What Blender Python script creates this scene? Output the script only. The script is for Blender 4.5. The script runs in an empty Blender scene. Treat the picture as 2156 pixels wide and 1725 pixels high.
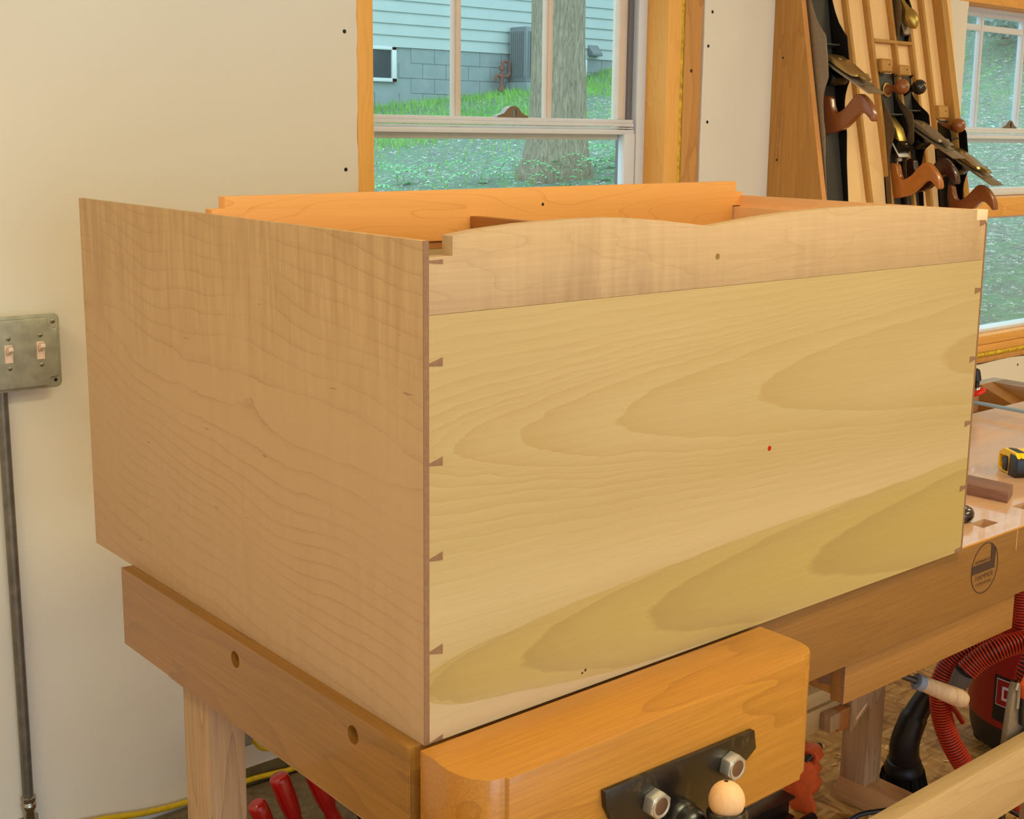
import bpy, bmesh, math, random
from mathutils import Vector, Matrix, noise
from mathutils.geometry import tessellate_polygon
random.seed(7)
sc = bpy.context.scene
COL = sc.collection

def srgb(r, g, b):
    f = lambda v: (v/255/12.92) if v/255 <= 0.04045 else ((v/255+0.055)/1.055)**2.4
    return (f(r), f(g), f(b), 1)

# ------------------------------------------------------------ camera
BZ = 0.86                      # height of the bench top
yaw, pitch, roll = 0.7131, -0.1842, 0.0141
cy_, sy_, cp_, sp_ = math.cos(yaw), math.sin(yaw), math.cos(pitch), math.sin(pitch)
fwd = Vector((sy_*cp_, cy_*cp_, sp_)); rt = Vector((cy_, -sy_, 0)); up = rt.cross(fwd)
rt2 = rt*math.cos(roll)+up*math.sin(roll); up2 = up*math.cos(roll)-rt*math.sin(roll)
cd = bpy.data.cameras.new('camera'); cam = bpy.data.objects.new('camera', cd); COL.objects.link(cam)
R = Matrix((rt2, up2, -fwd)).transposed().to_4x4()
cam.matrix_world = Matrix.Translation((-0.8445, -1.1646, 1.5826)) @ R
cd.sensor_fit = 'HORIZONTAL'; cd.sensor_width = 36.0; cd.lens = 2721.3/2156*36
cd.shift_x = -53.7/2156; cd.shift_y = -82.4/2156
cd.clip_start = 0.02; cd.clip_end = 200
sc.camera = cam

# ------------------------------------------------------------ world, lights, exposure
w = bpy.data.worlds.new('sky'); sc.world = w; w.use_nodes = True
bg = w.node_tree.nodes['Background']; bg.inputs['Color'].default_value = (0.70, 0.92, 1.0, 1); bg.inputs['Strength'].default_value = 2.5
sc.view_settings.view_transform = 'Standard'; sc.view_settings.look = 'None'
sc.view_settings.gamma = 1; sc.view_settings.exposure = -0.18; sc.view_settings.use_curve_mapping = False
sc.cycles.use_denoising = True
sc.cycles.max_bounces = 8; sc.cycles.diffuse_bounces = 4; sc.cycles.transparent_max_bounces = 12
sc.cycles.sample_clamp_indirect = 4

def area(name, loc, size, power, color, target=None, spread=None):
    l = bpy.data.lights.new(name, 'AREA'); l.shape = 'RECTANGLE'; l.size, l.size_y = size
    l.energy = power; l.color = color
    o = bpy.data.objects.new(name, l); COL.objects.link(o); o.location = loc
    d = (Vector(target)-Vector(loc)) if target else Vector((0, 0, -1))
    o.rotation_euler = d.to_track_quat('-Z', 'Y').to_euler()
    return o
WARM = (1.0, 0.895, 0.55); COOL = (0.38, 0.60, 1.0)
area('overhead_lamp', (-1.5, 0.35, 2.68), (0.3, 1.2), 19, WARM)
area('overhead_lamp', (0.6, -0.75, 2.68), (1.2, 0.3), 31, WARM)
area('overhead_lamp', (-1.6, -2.2, 2.68), (1.2, 0.3), 18, WARM)
area('overhead_lamp', (2.8, -1.75, 2.68), (1.2, 0.3), 36, WARM)
area('overhead_lamp', (2.4, -2.6, 2.68), (1.2, 0.3), 22, WARM)
area('overhead_lamp', (4.4, 0.0, 2.68), (1.2, 0.3), 24, WARM)  # extra lamp added to brighten the rack and the floor at the right
area('daylight_fill', (-0.2, -4.02, 1.08), (3.4, 2.0), 48, COOL, (-0.2, 0, 1.0))  # added lamp for cool daylight assumed behind camera; the doorway is invented

# ------------------------------------------------------------ node helpers
class NT:
    def __init__(s, name):
        s.m = bpy.data.materials.new(name); s.m.use_nodes = True; s.t = s.m.node_tree
        s.b = s.t.nodes['Principled BSDF']; s.out = s.t.nodes['Material Output']
    def n(s, typ, ins=None, **props):
        nd = s.t.nodes.new(typ)
        for k, v in props.items(): setattr(nd, k, v)
        for k, v in (ins or {}).items():
            if isinstance(v, bpy.types.NodeSocket): s.t.links.new(v, nd.inputs[k])
            else: nd.inputs[k].default_value = v
        return nd
    def math(s, op, a, b=None, c=None, clamp=False):
        nd = s.t.nodes.new('ShaderNodeMath'); nd.operation = op; nd.use_clamp = clamp
        for i, v in enumerate((a, b, c)):
            if v is None: continue
            if isinstance(v, bpy.types.NodeSocket): s.t.links.new(v, nd.inputs[i])
            else: nd.inputs[i].default_value = v
        return nd.outputs[0]
    def mix(s, fac, a, b, mode='MIX'):
        nd = s.t.nodes.new('ShaderNodeMix'); nd.data_type = 'RGBA'; nd.blend_type = mode
        for k, v in ((0, fac), (6, a), (7, b)):
            if isinstance(v, bpy.types.NodeSocket): s.t.links.new(v, nd.inputs[k])
            else: nd.inputs[k].default_value = v
        return nd.outputs[2]
    def ramp(s, fac, stops, interp='LINEAR'):
        nd = s.t.nodes.new('ShaderNodeValToRGB'); s.t.links.new(fac, nd.inputs[0])
        cr = nd.color_ramp; cr.interpolation = interp
        while len(cr.elements) < len(stops): cr.elements.new(0.5)
        for e, (p, c) in zip(cr.elements, stops): e.position = p; e.color = c if len(c) == 4 else (*c, 1)
        return nd.outputs[0]
    def coord(s, scale=(1, 1, 1), loc=(0, 0, 0), rot=(0, 0, 0)):
        tc = s.t.nodes.new('ShaderNodeTexCoord')
        mp = s.n('ShaderNodeMapping', {0: tc.outputs['Object'], 'Scale': scale, 'Location': loc, 'Rotation': rot})
        return mp.outputs[0]
    def noise(s, vec, scale, detail=3, rough=0.5, dist=0):
        return s.n('ShaderNodeTexNoise', {'Vector': vec, 'Scale': scale, 'Detail': detail, 'Roughness': rough, 'Distortion': dist}).outputs[0]
    def fin(s, color=None, rough=0.5, metal=0, spec=0.5, bump=None, bstr=0.1, bdist=0.01, coat=0):
        b = s.b
        for k, v in (('Base Color', color), ('Roughness', rough), ('Metallic', metal), ('Specular IOR Level', spec), ('Coat Weight', coat)):
            if v is None: continue
            if isinstance(v, bpy.types.NodeSocket): s.t.links.new(v, b.inputs[k])
            else: b.inputs[k].default_value = v
        if bump is not None:
            bp = s.n('ShaderNodeBump', {'Strength': bstr, 'Distance': bdist, 'Height': bump})
            s.t.links.new(bp.outputs[0], b.inputs['Normal'])
        return s.m

BW0, BW1 = (0, 0, 0, 1), (1, 1, 1, 1)
def plain(name, c, rough=0.5, metal=0, spec=0.5, var=0.0, vscale=20, bump=0, coat=0):
    t = NT(name); v = t.noise(t.coord(), vscale, 4)
    col = srgb(*c)
    if var:
        d = tuple(x*(1-var) for x in col[:3])+(1,); l = tuple(min(1, x*(1+var)) for x in col[:3])+(1,)
        colr = t.ramp(v, [(0.3, d), (0.7, l)])
    else: colr = col
    return t.fin(colr, rough, metal, spec, v if bump else None, bump, 0.002, coat)

def wood(name, base, dark, axis='X', rings=9, ringw=0.12, freq=2.2, squash=5.0, fibre=0.5, ringstr=0.5, curl=0, rough=0.55, spec=0.35, seed=0, light=None, coat=0, sharp=False):
    """grain runs along axis; contour lines of a stretched noise give the growth rings"""
    t = NT(name)
    ax = 'XYZ'.index(axis)
    sc1 = [squash]*3; sc1[ax] = 1.0
    v1 = t.coord(tuple(sc1), (seed*1.7, seed*0.9, seed*1.3))
    n1 = t.noise(v1, freq, 2.0, 0.45, 0.15)
    wob = t.noise(t.coord(), 22, 3, 0.6)
    h = t.math('ADD', t.math('MULTIPLY', n1, rings), t.math('MULTIPLY', wob, 0.22))
    fr = t.math('FRACT', h)
    if sharp: line = t.ramp(fr, [(0.0, BW1), (ringw*0.35, (0.35, 0.35, 0.35, 1)), (ringw, BW0), (1.0, BW0)])
    else: line = t.ramp(fr, [(0.0, BW1), (ringw, (0.45, 0.45, 0.45, 1)), (0.55, (0.1, 0.1, 0.1, 1)), (1.0, BW0)])
    sc2 = [220]*3; sc2[ax] = 7
    fib = t.noise(t.coord(tuple(sc2), (seed, 0, seed)), 1.0, 4, 0.65)
    big = t.noise(t.coord(tuple(3.0 if i != ax else 0.8 for i in range(3)), (seed, seed, 0)), 1.3, 2)
    b = srgb(*base); d = srgb(*dark); l = srgb(*(light or tuple(min(255, int(c*1.05)) for c in base)))
    c = t.mix(t.math('MULTIPLY', big, 1.0), b, l)
    c = t.mix(t.math('MULTIPLY', line, ringstr), c, d)
    fm = t.ramp(fib, [(0.42, BW1), (0.62, BW0)])
    c = t.mix(t.math('MULTIPLY', fm, 0.25*fibre), c, d)
    if curl:
        sc3 = [5]*3; sc3[ax] = 46
        cu = t.noise(t.coord(tuple(sc3), (seed*2, 0, 0)), 1.0, 2, 0.6, 0.3)
        amt = t.noise(t.coord(), 2.6, 1)
        cm = t.math('MULTIPLY', t.ramp(cu, [(0.35, BW1), (0.65, BW0)]), t.ramp(amt, [(0.35, (0.15,)*3), (0.62, BW1)]))
        c = t.mix(t.math('MULTIPLY', cm, 0.35*curl), c, d)
    return t.fin(c, rough, 0, spec, fib, 0.06, 0.001, coat)

def vary(m, amt):
    """a little tone difference from board to board"""
    t = m.node_tree; b = t.nodes['Principled BSDF']; l = b.inputs['Base Color'].links[0]; src = l.from_socket
    oi = t.nodes.new('ShaderNodeObjectInfo'); hs = t.nodes.new('ShaderNodeHueSaturation')
    mr = t.nodes.new('ShaderNodeMapRange'); mr.inputs['To Min'].default_value = 1-amt; mr.inputs['To Max'].default_value = 1.0
    t.links.new(oi.outputs['Random'], mr.inputs['Value']); t.links.new(mr.outputs[0], hs.inputs['Value']); t.links.new(src, hs.inputs['Color']); t.links.new(hs.outputs[0], b.inputs['Base Color'])
    return m
# ------------------------------------------------------------ mesh helpers
WORLD = {}
def setp(o, parent):
    if parent is not None:
        o.parent = parent; WORLD[o.name] = WORLD[parent.name]
    else: WORLD[o.name] = Vector((0, 0, 0))
def thing(name, label, cat, loc, group=None):
    o = bpy.data.objects.new(name, None); COL.objects.link(o); o.location = loc
    o.empty_display_size = 0.05
    o['label'] = label; o['category'] = cat
    if group: o['group'] = group
    WORLD[o.name] = Vector(loc)
    return o
def tag(o, label, cat, group=None):
    o['label'] = label; o['category'] = cat
    if group: o['group'] = group
    return o
def struct(o): o['kind'] = 'structure'; return o

def mk(name, geo, mat, parent=None, smooth=False, bevel=0, seg=2, label=None, angle=40):
    vs, fs = geo
    org = WORLD[parent.name] if parent is not None else Vector((0, 0, 0))
    me = bpy.data.meshes.new(name)
    if parent is None:                      # own origin at the base centre
        lo = Vector([min(v[i] for v in vs) for i in range(3)]); hi = Vector([max(v[i] for v in vs) for i in range(3)])
        org = Vector(((lo.x+hi.x)/2, (lo.y+hi.y)/2, lo.z))
    me.from_pydata([tuple(Vector(v)-org) for v in vs], [], fs)
    bm = bmesh.new(); bm.from_mesh(me)
    bmesh.ops.recalc_face_normals(bm, faces=bm.faces)
    if bevel:
        es = [e for e in bm.edges if len(e.link_faces) == 2 and e.calc_face_angle(0) > 0.5]
        bmesh.ops.bevel(bm, geom=es, offset=bevel, segments=seg, affect='EDGES', profile=0.5, clamp_overlap=True)
    if smooth or bevel:
        for f in bm.faces: f.smooth = True
        for e in bm.edges:
            if len(e.link_faces) == 2 and e.calc_face_angle(0) > math.radians(angle): e.smooth = False
    bm.to_mesh(me); bm.free()
    if mat: me.materials.append(mat)
    o = bpy.data.objects.new(name, me); COL.objects.link(o)
    if parent is not None:
        o.parent = parent; WORLD[o.name] = org
    else:
        o.location = org; WORLD[o.name] = org
    if label: o['label'] = label
    return o

def box(x0, x1, y0, y1, z0, z1, T=None):
    vs = [(x, y, z) for z in (z0, z1) for y in (y0, y1) for x in (x0, x1)]
    if T: vs = [T(*v) for v in vs]
    return vs, [(0, 2, 3, 1), (4, 5, 7, 6), (0, 1, 5, 4), (2, 6, 7, 3), (0, 4, 6, 2), (1, 3, 7, 5)]
def join(*gs):
    V, F = [], []
    for vs, fs in gs:
        k = len(V); V += list(vs); F += [tuple(i+k for i in f) for f in fs]
    return V, F
def prism(poly, a, b, T, holes=None):
    """poly 2D (p,q); extruded between a and b; T(p,q,r)->world"""
    if not holes:
        n = len(poly)
        vs = [T(p, q, a) for p, q in poly]+[T(p, q, b) for p, q in poly]
        tri = tessellate_polygon([[Vector((p, q, 0)) for p, q in poly]])
        convexish = n <= 4
        if convexish: fs = [tuple(range(n)), tuple(range(2*n-1, n-1, -1))]
        else: fs = [tuple(t) for t in tri]+[tuple(i+n for i in reversed(t)) for t in tri]
        fs += [(i, (i+1) % n, n+(i+1) % n, n+i) for i in range(n)]
        if not convexish: fs = [tuple(range(n)), tuple(range(2*n-1, n-1, -1))]+fs[-n:]
        return vs, fs
    loops = [poly]+holes; flat = [p for l in loops for p in l]; n = len(flat)
    tri = tessellate_polygon([[Vector((p, q, 0)) for p, q in l] for l in loops])
    vs = [T(p, q, a) for p, q in flat]+[T(p, q, b) for p, q in flat]
    fs = [tuple(t) for t in tri]+[tuple(i+n for i in reversed(t)) for t in tri]
    k = 0
    for l in loops:
        m = len(l)
        fs += [(k+i, k+(i+1) % m, n+k+(i+1) % m, n+k+i) for i in range(m)]; k += m
    return vs, fs
XZ = lambda p, q, r: (p, r, q)
YZ = lambda p, q, r: (r, p, q)
XY = lambda p, q, r: (p, q, r)
def frame(axis):
    a = Vector(axis).normalized(); h = Vector((0, 0, 1)) if abs(a.z) < 0.9 else Vector((1, 0, 0))
    u = a.cross(h).normalized(); return u, a.cross(u).normalized(), a
def lathe(prof, c, axis, n=24, T=None):
    """prof list of (r,t) along axis from c"""
    u, v, a = frame(axis); c = Vector(c); vs = []; fs = []
    for r, t in prof:
        for i in range(n):
            an = 2*math.pi*i/n; vs.append(c+a*t+u*(r*math.cos(an))+v*(r*math.sin(an)))
    for j in range(len(prof)-1):
        for i in range(n): fs.append((j*n+i, j*n+(i+1) % n, (j+1)*n+(i+1) % n, (j+1)*n+i))
    fs.append(tuple(range(n))); fs.append(tuple(range((len(prof)-1)*n, len(prof)*n)))
    return vs, fs
def catmull(P, k=8):
    P = [Vector(p) for p in P]; Q = [P[0]*2-P[1]]+P+[P[-1]*2-P[-2]]; out = []
    for i in range(1, len(Q)-2):
        for j in range(k):
            t = j/k; a, b, c, d = Q[i-1:i+3]
            out.append(0.5*((2*b)+(c-a)*t+(2*a-5*b+4*c-d)*t*t+(3*b-a-3*c+d)*t**3))
    out.append(P[-1]); return out
def tube(P, r, n=12, k=8, rf=None, smooth=True):
    Q = catmull(P, k) if smooth else [Vector(p) for p in P]
    vs, fs = [], []; u = None
    for j, p in enumerate(Q):
        t = (Q[min(j+1, len(Q)-1)]-Q[max(j-1, 0)]).normalized()
        if u is None: u = frame(t)[0]
        u = (u-t*u.dot(t)).normalized(); v = t.cross(u); rr = rf(j/(len(Q)-1)) if rf else r
        for i in range(n):
            an = 2*math.pi*i/n; vs.append(p+u*(rr*math.cos(an))+v*(rr*math.sin(an)))
    for j in range(len(Q)-1):
        for i in range(n): fs.append((j*n+i, j*n+(i+1) % n, (j+1)*n+(i+1) % n, (j+1)*n+i))
    fs.append(tuple(range(n))[::-1]); fs.append(tuple(range((len(Q)-1)*n, len(Q)*n)))
    return vs, fs
def circ(cx, cy, r, n=20, a0=0): return [(cx+r*math.cos(a0+2*math.pi*i/n), cy+r*math.sin(a0+2*math.pi*i/n)) for i in range(n)]
def arc(cx, cy, r, a, b, n=8): return [(cx+r*math.cos(math.radians(a+(b-a)*i/n)), cy+r*math.sin(math.radians(a+(b-a)*i/n))) for i in range(n+1)]
def text_geo(s, size, T, extrude=0.0004, align='CENTER'):
    cu = bpy.data.curves.new('tmp', 'FONT'); cu.body = s; cu.size = size; cu.align_x = align; cu.resolution_u = 3
    o = bpy.data.objects.new('tmp', cu); COL.objects.link(o)
    dg = bpy.context.evaluated_depsgraph_get(); me = bpy.data.meshes.new_from_object(o.evaluated_get(dg))
    vs = [T(v.co.x, v.co.y, 0) for v in me.vertices]; fs = [tuple(p.vertices) for p in me.polygons]
    bpy.data.objects.remove(o); bpy.data.curves.remove(cu); bpy.data.meshes.remove(me)
    return vs, fs

# ------------------------------------------------------------ materials
M = {}
def m_wall():
    t = NT('painted_drywall'); v = t.noise(t.coord(), 90, 3); v2 = t.noise(t.coord(), 1.2, 2)
    c = t.ramp(v2, [(0.3, srgb(232, 222, 205)), (0.7, srgb(238, 229, 213))])
    return t.fin(c, 0.75, 0, 0.3, v, 0.05, 0.001)
M['wall'] = m_wall()
M['gypsum'] = plain('gypsum_edge', (228, 224, 226), 0.9, var=0.06, vscale=60)
M['ceil'] = plain('ceiling_paint', (235, 230, 220), 0.9)
M['pine'] = wood('window_pine', (242, 180, 94), (214, 144, 64), 'Z', rings=14, freq=1.5, squash=9, ringstr=0.35, rough=0.55, seed=2)
M['pineX'] = wood('window_pine_level', (234, 172, 92), (202, 134, 60), 'X', rings=14, freq=1.2, squash=9, ringstr=0.4, rough=0.55, seed=3)
M['stud'] = wood('rough_stud', (206, 150, 84), (160, 100, 48), 'Z', rings=9, freq=1.2, squash=7, ringstr=0.45, rough=0.8, seed=5)
M['foam'] = plain('yellow_insulation', (214, 178, 52), 0.95, var=0.35, vscale=70, bump=0.6)
M['vinyl'] = plain('window_vinyl', (226, 206, 188), 0.4, var=0.03)
M['vinylw'] = plain('white_window_vinyl', (222, 226, 232), 0.35, var=0.02)
M['nickel'] = plain('brushed_nickel', (150, 140, 128), 0.35, 1.0)
def m_glass():
    t = NT('window_glass'); t.t.nodes.remove(t.b)
    tr = t.n('ShaderNodeBsdfTransparent', {'Color': (0.93, 0.98, 0.985, 1)})
    gl = t.n('ShaderNodeBsdfGlossy', {'Color': (1, 1, 1, 1), 'Roughness': 0.01})
    ge = t.n('ShaderNodeNewGeometry')
    fr = t.n('ShaderNodeFresnel', {'IOR': t.math('SUBTRACT', 1.45, t.math('MULTIPLY', ge.outputs['Backfacing'], 1.45-1/1.45))})
    mx = t.n('ShaderNodeMixShader', {0: fr.outputs[0], 1: tr.outputs[0], 2: gl.outputs[0]})
    t.t.links.new(mx.outputs[0], t.out.inputs[0]); return t.m
M['glass'] = m_glass()

def m_osb():
    t = NT('strand_board_floor')
    rotn = t.noise(t.coord(), 7.0, 2)
    v1 = t.coord((44, 9, 1)); v2 = t.coord((9, 46, 1), (3, 5, 0), (0, 0, 0.3)); v3 = t.coord((36, 12, 1), (1, 2, 0), (0, 0, 0.8))
    def flakes(v):
        vo = t.n('ShaderNodeTexVoronoi', {'Vector': v, 'Scale': 1.6, 'Randomness': 1.0}); return vo.outputs['Color'], vo.outputs['Distance']
    c1, d1 = flakes(v1); c2, d2 = flakes(v2); c3, d3 = flakes(v3)
    s1 = t.n('ShaderNodeSeparateColor', {0: c1}).outputs[0]; s2 = t.n('ShaderNodeSeparateColor', {0: c2}).outputs[1]; s3 = t.n('ShaderNodeSeparateColor', {0: c3}).outputs[2]
    sel = t.ramp(rotn, [(0.45, BW0), (0.5, BW1)]); s = t.mix(sel, t.n('ShaderNodeCombineColor', {0: s1, 1: s1, 2: s1}).outputs[0], t.n('ShaderNodeCombineColor', {0: s2, 1: s2, 2: s2}).outputs[0])
    s = t.mix(0.3, s, t.n('ShaderNodeCombineColor', {0: s3, 1: s3, 2: s3}).outputs[0])
    col = t.ramp(s, [(0.0, srgb(132, 92, 40)), (0.3, srgb(182, 134, 66)), (0.6, srgb(208, 162, 88)), (1.0, srgb(236, 196, 122))])
    fib = t.noise(t.coord((14, 160, 1)), 1.5, 4); col = t.mix(t.math('MULTIPLY', fib, 0.25), col, srgb(110, 72, 34))
    return t.fin(col, 0.55, 0, 0.4, s, 0.3, 0.003)
M['osb'] = m_osb()
M['slab'] = plain('worn_dark_ply', (120, 104, 82), 0.85, var=0.3, vscale=60, bump=0.3)

def m_poplar():
    """book of tongues pointing left plus an olive heartwood wedge along the bottom; drawn in the board's own x,z"""
    t = NT('poplar_board')
    tc = t.n('ShaderNodeTexCoord'); sp = t.n('ShaderNodeSeparateXYZ', {0: tc.outputs['Object']}); x, z = sp.outputs[0], sp.outputs[2]
    wv = t.noise(t.coord((1.5, 1, 5)), 3.2, 3, 0.55); wv = t.math('SUBTRACT', wv, 0.5)
    wf = t.noise(t.coord((20, 1, 70)), 1.0, 3, 0.6); wf = t.math('SUBTRACT', wf, 0.5)
    def tongues(zc, K, n, sh, off):
        dz = t.math('SUBTRACT', z, zc); dz = t.math('ADD', dz, t.math('MULTIPLY', wv, 0.022))
        s = t.math('SUBTRACT', x, t.math('MULTIPLY', t.math('MULTIPLY', dz, dz), K))
        s = t.math('ADD', s, t.math('MULTIPLY', wf, 0.05))
        v1 = t.math('MULTIPLY', t.math('LOGARITHM', t.math('ADD', t.math('MAXIMUM', s, 0.0), off), 2.718282), n)
        v2 = t.math('MULTIPLY', t.math('SQRT', t.math('MAXIMUM', t.math('MULTIPLY', s, -1.0), 0.0)), -7.0)
        return t.math('FRACT', t.math('ADD', t.math('ADD', v1, v2), sh))
    f1 = tongues(0.357, 70, 1.9, 0.74+20, 0.1)
    r1 = t.ramp(f1, [(0.0, (0.1,)*3), (0.03, (1.0,)*3), (0.2, (0.6,)*3), (0.9, (0.05,)*3), (1.0, (0.0,)*3)])
    base = t.mix(t.noise(t.coord((0.8, 1, 4)), 2.5, 2), srgb(190, 164, 116), srgb(181, 153, 99))
    dzm = t.math('ABSOLUTE', t.math('SUBTRACT', z, 0.357)); cw = t.ramp(dzm, [(0.02, BW1), (0.13, (0.5,)*3), (0.22, (0.28,)*3)])
    c = t.mix(t.math('MULTIPLY', t.math('MULTIPLY', r1, cw), 0.40), base, srgb(164, 126, 66))
    # pale band between the tongues and the wedge
    # wedge: centre z = .068, half height .012+.078*sqrt(x)
    h = t.math('ADD', t.math('MULTIPLY', t.math('SQRT', t.math('MAXIMUM', x, 0.0)), 0.082), 0.014)
    dz = t.math('ABSOLUTE', t.math('ADD', t.math('SUBTRACT', z, 0.070), t.math('MULTIPLY', wv, 0.02)))
    mk_ = t.ramp(t.math('DIVIDE', dz, h), [(0.0, BW1), (0.72, (0.9,)*3), (0.97, (0.75,)*3), (1.06, BW0), (1.3, BW0)])
    f2 = tongues(0.068, 62, 2.2, 0.08+20, 0.25)
    r2 = t.ramp(f2, [(0.0, (0.1,)*3), (0.05, (0.9,)*3), (0.4, (0.4,)*3), (0.9, (0.1,)*3), (1.0, (0.0,)*3)])
    olive = t.mix(t.math('MULTIPLY', r2, 0.6), srgb(180, 151, 80), srgb(140, 110, 50))
    c = t.mix(t.math('MULTIPLY', mk_, 0.8), c, olive)
    lowm = t.ramp(t.math('ADD', z, t.math('MULTIPLY', wv, 0.02)), [(0.0, BW1), (0.055, (0.5,)*3), (0.10, BW0)])
    pale = t.math('MULTIPLY', lowm, t.math('SUBTRACT', 1.0, mk_)); c = t.mix(t.math('MULTIPLY', pale, 0.8), c, srgb(200, 172, 134))
    midm = t.ramp(z, [(0.09, BW0), (0.16, BW1), (0.24, BW0)]); c = t.mix(t.math('MULTIPLY', t.math('MULTIPLY', midm, t.math('SUBTRACT', 1.0, mk_)), 0.45), c, srgb(204, 176, 130))
    fine = t.noise(t.coord((3, 1, 260)), 1.0, 4, 0.7); c = t.mix(t.math('MULTIPLY', t.ramp(fine, [(0.4, BW1), (0.6, BW0)]), 0.10), c, srgb(146, 112, 62))
    return t.fin(c, 0.6, 0, 0.3, fine, 0.05, 0.001)
M['poplar'] = m_poplar()

def m_maple_side():
    t = NT('maple_end_board')
    tc = t.n('ShaderNodeTexCoord'); sp = t.n('ShaderNodeSeparateXYZ', {0: tc.outputs['Object']}); y, z = sp.outputs[1], sp.outputs[2]
    lo = t.noise(t.coord((1, 1.3, 1.3)), 1.7, 1.0, 0.5); mid = t.noise(t.coord((1, 1.0, 2.6)), 2.3, 2, 0.45); rag = t.noise(t.coord((1, 1, 1.5)), 22, 4, 0.7)
    zz = t.math('ADD', z, t.math('MULTIPLY', t.math('SUBTRACT', lo, 0.5), 0.14))
    zz = t.math('SUBTRACT', zz, t.math('MULTIPLY', y, 0.10))
    a = t.math('SUBTRACT', zz, 0.33); q = t.math('MULTIPLY', t.math('MULTIPLY', a, a), 26)
    f = t.math('ADD', t.math('SQRT', t.math('ADD', q, 0.05)), t.math('MULTIPLY', t.math('SUBTRACT', mid, 0.5), 0.36))
    f = t.math('ADD', f, t.math('MULTIPLY', t.math('SUBTRACT', rag, 0.5), 0.035))
    fr = t.math('FRACT', t.math('MULTIPLY', f, 8.5))
    line = t.ramp(fr, [(0.0, BW0), (0.02, BW1), (0.07, (0.35,)*3), (0.30, BW0), (1.0, BW0)])
    amt = t.noise(t.coord((1, 3, 3)), 2.0, 2)
    line = t.math('MULTIPLY', line, t.ramp(amt, [(0.35, (0.25,)*3), (0.6, BW1)]))
    big = t.noise(t.coord((1, 1, 1.6)), 1.8, 2)
    c = t.mix(big, srgb(203, 168, 122), srgb(196, 158, 114))
    c = t.mix(t.ramp(z, [(0.0, (0.6,)*3), (0.35, (0.25,)*3), (0.6, BW0)]), c, srgb(200, 164, 130))
    c = t.mix(t.math('MULTIPLY', line, 0.36), c, srgb(140, 92, 56))
    cu = t.noise(t.coord((1, 52, 5.5)), 1.0, 2.5, 0.6, 0.4)
    tm = t.ramp(z, [(0.0, (0.25,)*3), (0.35, (0.12,)*3), (0.5, (0.9,)*3), (0.6, BW1)])
    cm = t.math('MULTIPLY', t.ramp(cu, [(0.34, BW1), (0.62, BW0)]), tm)
    c = t.mix(t.math('MULTIPLY', cm, 0.42), c, srgb(160, 116, 68))
    fl = t.ramp(t.noise(t.coord((1, 18, 120)), 1.0, 2, 0.5), [(0.73, BW0), (0.765, BW1)])
    c = t.mix(t.math('MULTIPLY', fl, 0.5), c, srgb(120, 74, 40))
    fine = t.noise(t.coord((1, 8, 300)), 1.0, 3, 0.7); c = t.mix(t.math('MULTIPLY', fine, 0.12), c, srgb(150, 104, 66))
    return t.fin(c, 0.6, 0, 0.3, fine, 0.04, 0.001)
M['maple_side'] = m_maple_side()
M['maple'] = wood('curly_maple', (186, 153, 112), (134, 100, 68), 'X', rings=9, freq=2.0, squash=6, ringstr=0.22, curl=1.3, rough=0.6, seed=4, sharp=True)
M['maple_pale'] = wood('pale_maple', (232, 196, 156), (196, 150, 112), 'Z', rings=8, ringstr=0.15, rough=0.6, seed=8)
M['endgrain'] = plain('maple_end_grain', (136, 98, 66), 0.7, var=0.12, vscale=160)
M['cherry'] = wood('cherry_board', (236, 170, 94), (206, 134, 64), 'X', rings=13, freq=1.5, squash=6, ringstr=0.5, fibre=0.4, rough=0.5, seed=6, sharp=True, light=(240, 166, 88))
M['cherry_y'] = wood('brown_cherry', (176, 116, 60), (120, 72, 34), 'Y', rings=9, freq=1.5, squash=6, ringstr=0.4, rough=0.55, seed=7)
M['maple_in'] = wood('maple_inside', (226, 172, 118), (196, 136, 86), 'Y', rings=6, ringstr=0.2, rough=0.6, seed=9)
M['beechX'] = wood('oiled_beech_glare', (222, 176, 136), (190, 140, 98), 'X', rings=8, freq=1.0, squash=9, ringstr=0.25, fibre=0.8, rough=0.28, spec=0.6, seed=11, coat=0.4)  # pale worn top, with the pinkish window glare mixed into its base colour
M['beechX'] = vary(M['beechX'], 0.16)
M['beechY'] = wood('oiled_beech_cross', (156, 108, 42), (110, 70, 26), 'Y', rings=6, freq=1.3, squash=8, ringstr=0.35, fibre=1.0, rough=0.38, spec=0.45, seed=12, coat=0.2)
M['apron'] = wood('beech_apron', (138, 95, 47), (104, 68, 32), 'X', rings=6, freq=1.1, squash=9, ringstr=0.2, fibre=1.2, rough=0.42, seed=13, coat=0.1)
M['drawer'] = wood('beech_drawer_case', (156, 108, 54), (122, 78, 36), 'X', rings=5, freq=1.1, squash=9, ringstr=0.2, fibre=1.2, rough=0.45, seed=15)
M['jaw'] = wood('vise_jaw_beech', (186, 124, 44), (140, 86, 26), 'X', rings=6, freq=1.3, squash=5, ringstr=0.42, fibre=1.2, rough=0.36, spec=0.5, seed=14, coat=0.2)
M['leg'] = wood('poplar_leg', (186, 152, 116), (124, 92, 66), 'Z', rings=9, freq=1.4, squash=8, ringstr=0.5, fibre=0.9, rough=0.6, seed=16)
M['foot'] = wood('poplar_foot', (206, 160, 112), (150, 104, 70), 'Y', rings=7, freq=1.4, squash=8, ringstr=0.3, rough=0.5, seed=17)
M['stretch'] = wood('poplar_stretcher', (198, 164, 114), (166, 128, 76), 'X', rings=8, freq=1.1, squash=8, ringstr=0.35, fibre=0.7, rough=0.55, seed=18)
M['rack_side'] = wood('rack_side_wood', (196, 140, 70), (146, 98, 44), 'Z', rings=12, freq=1.0, squash=9, ringstr=0.4, fibre=1.2, rough=0.55, seed=19)
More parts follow.
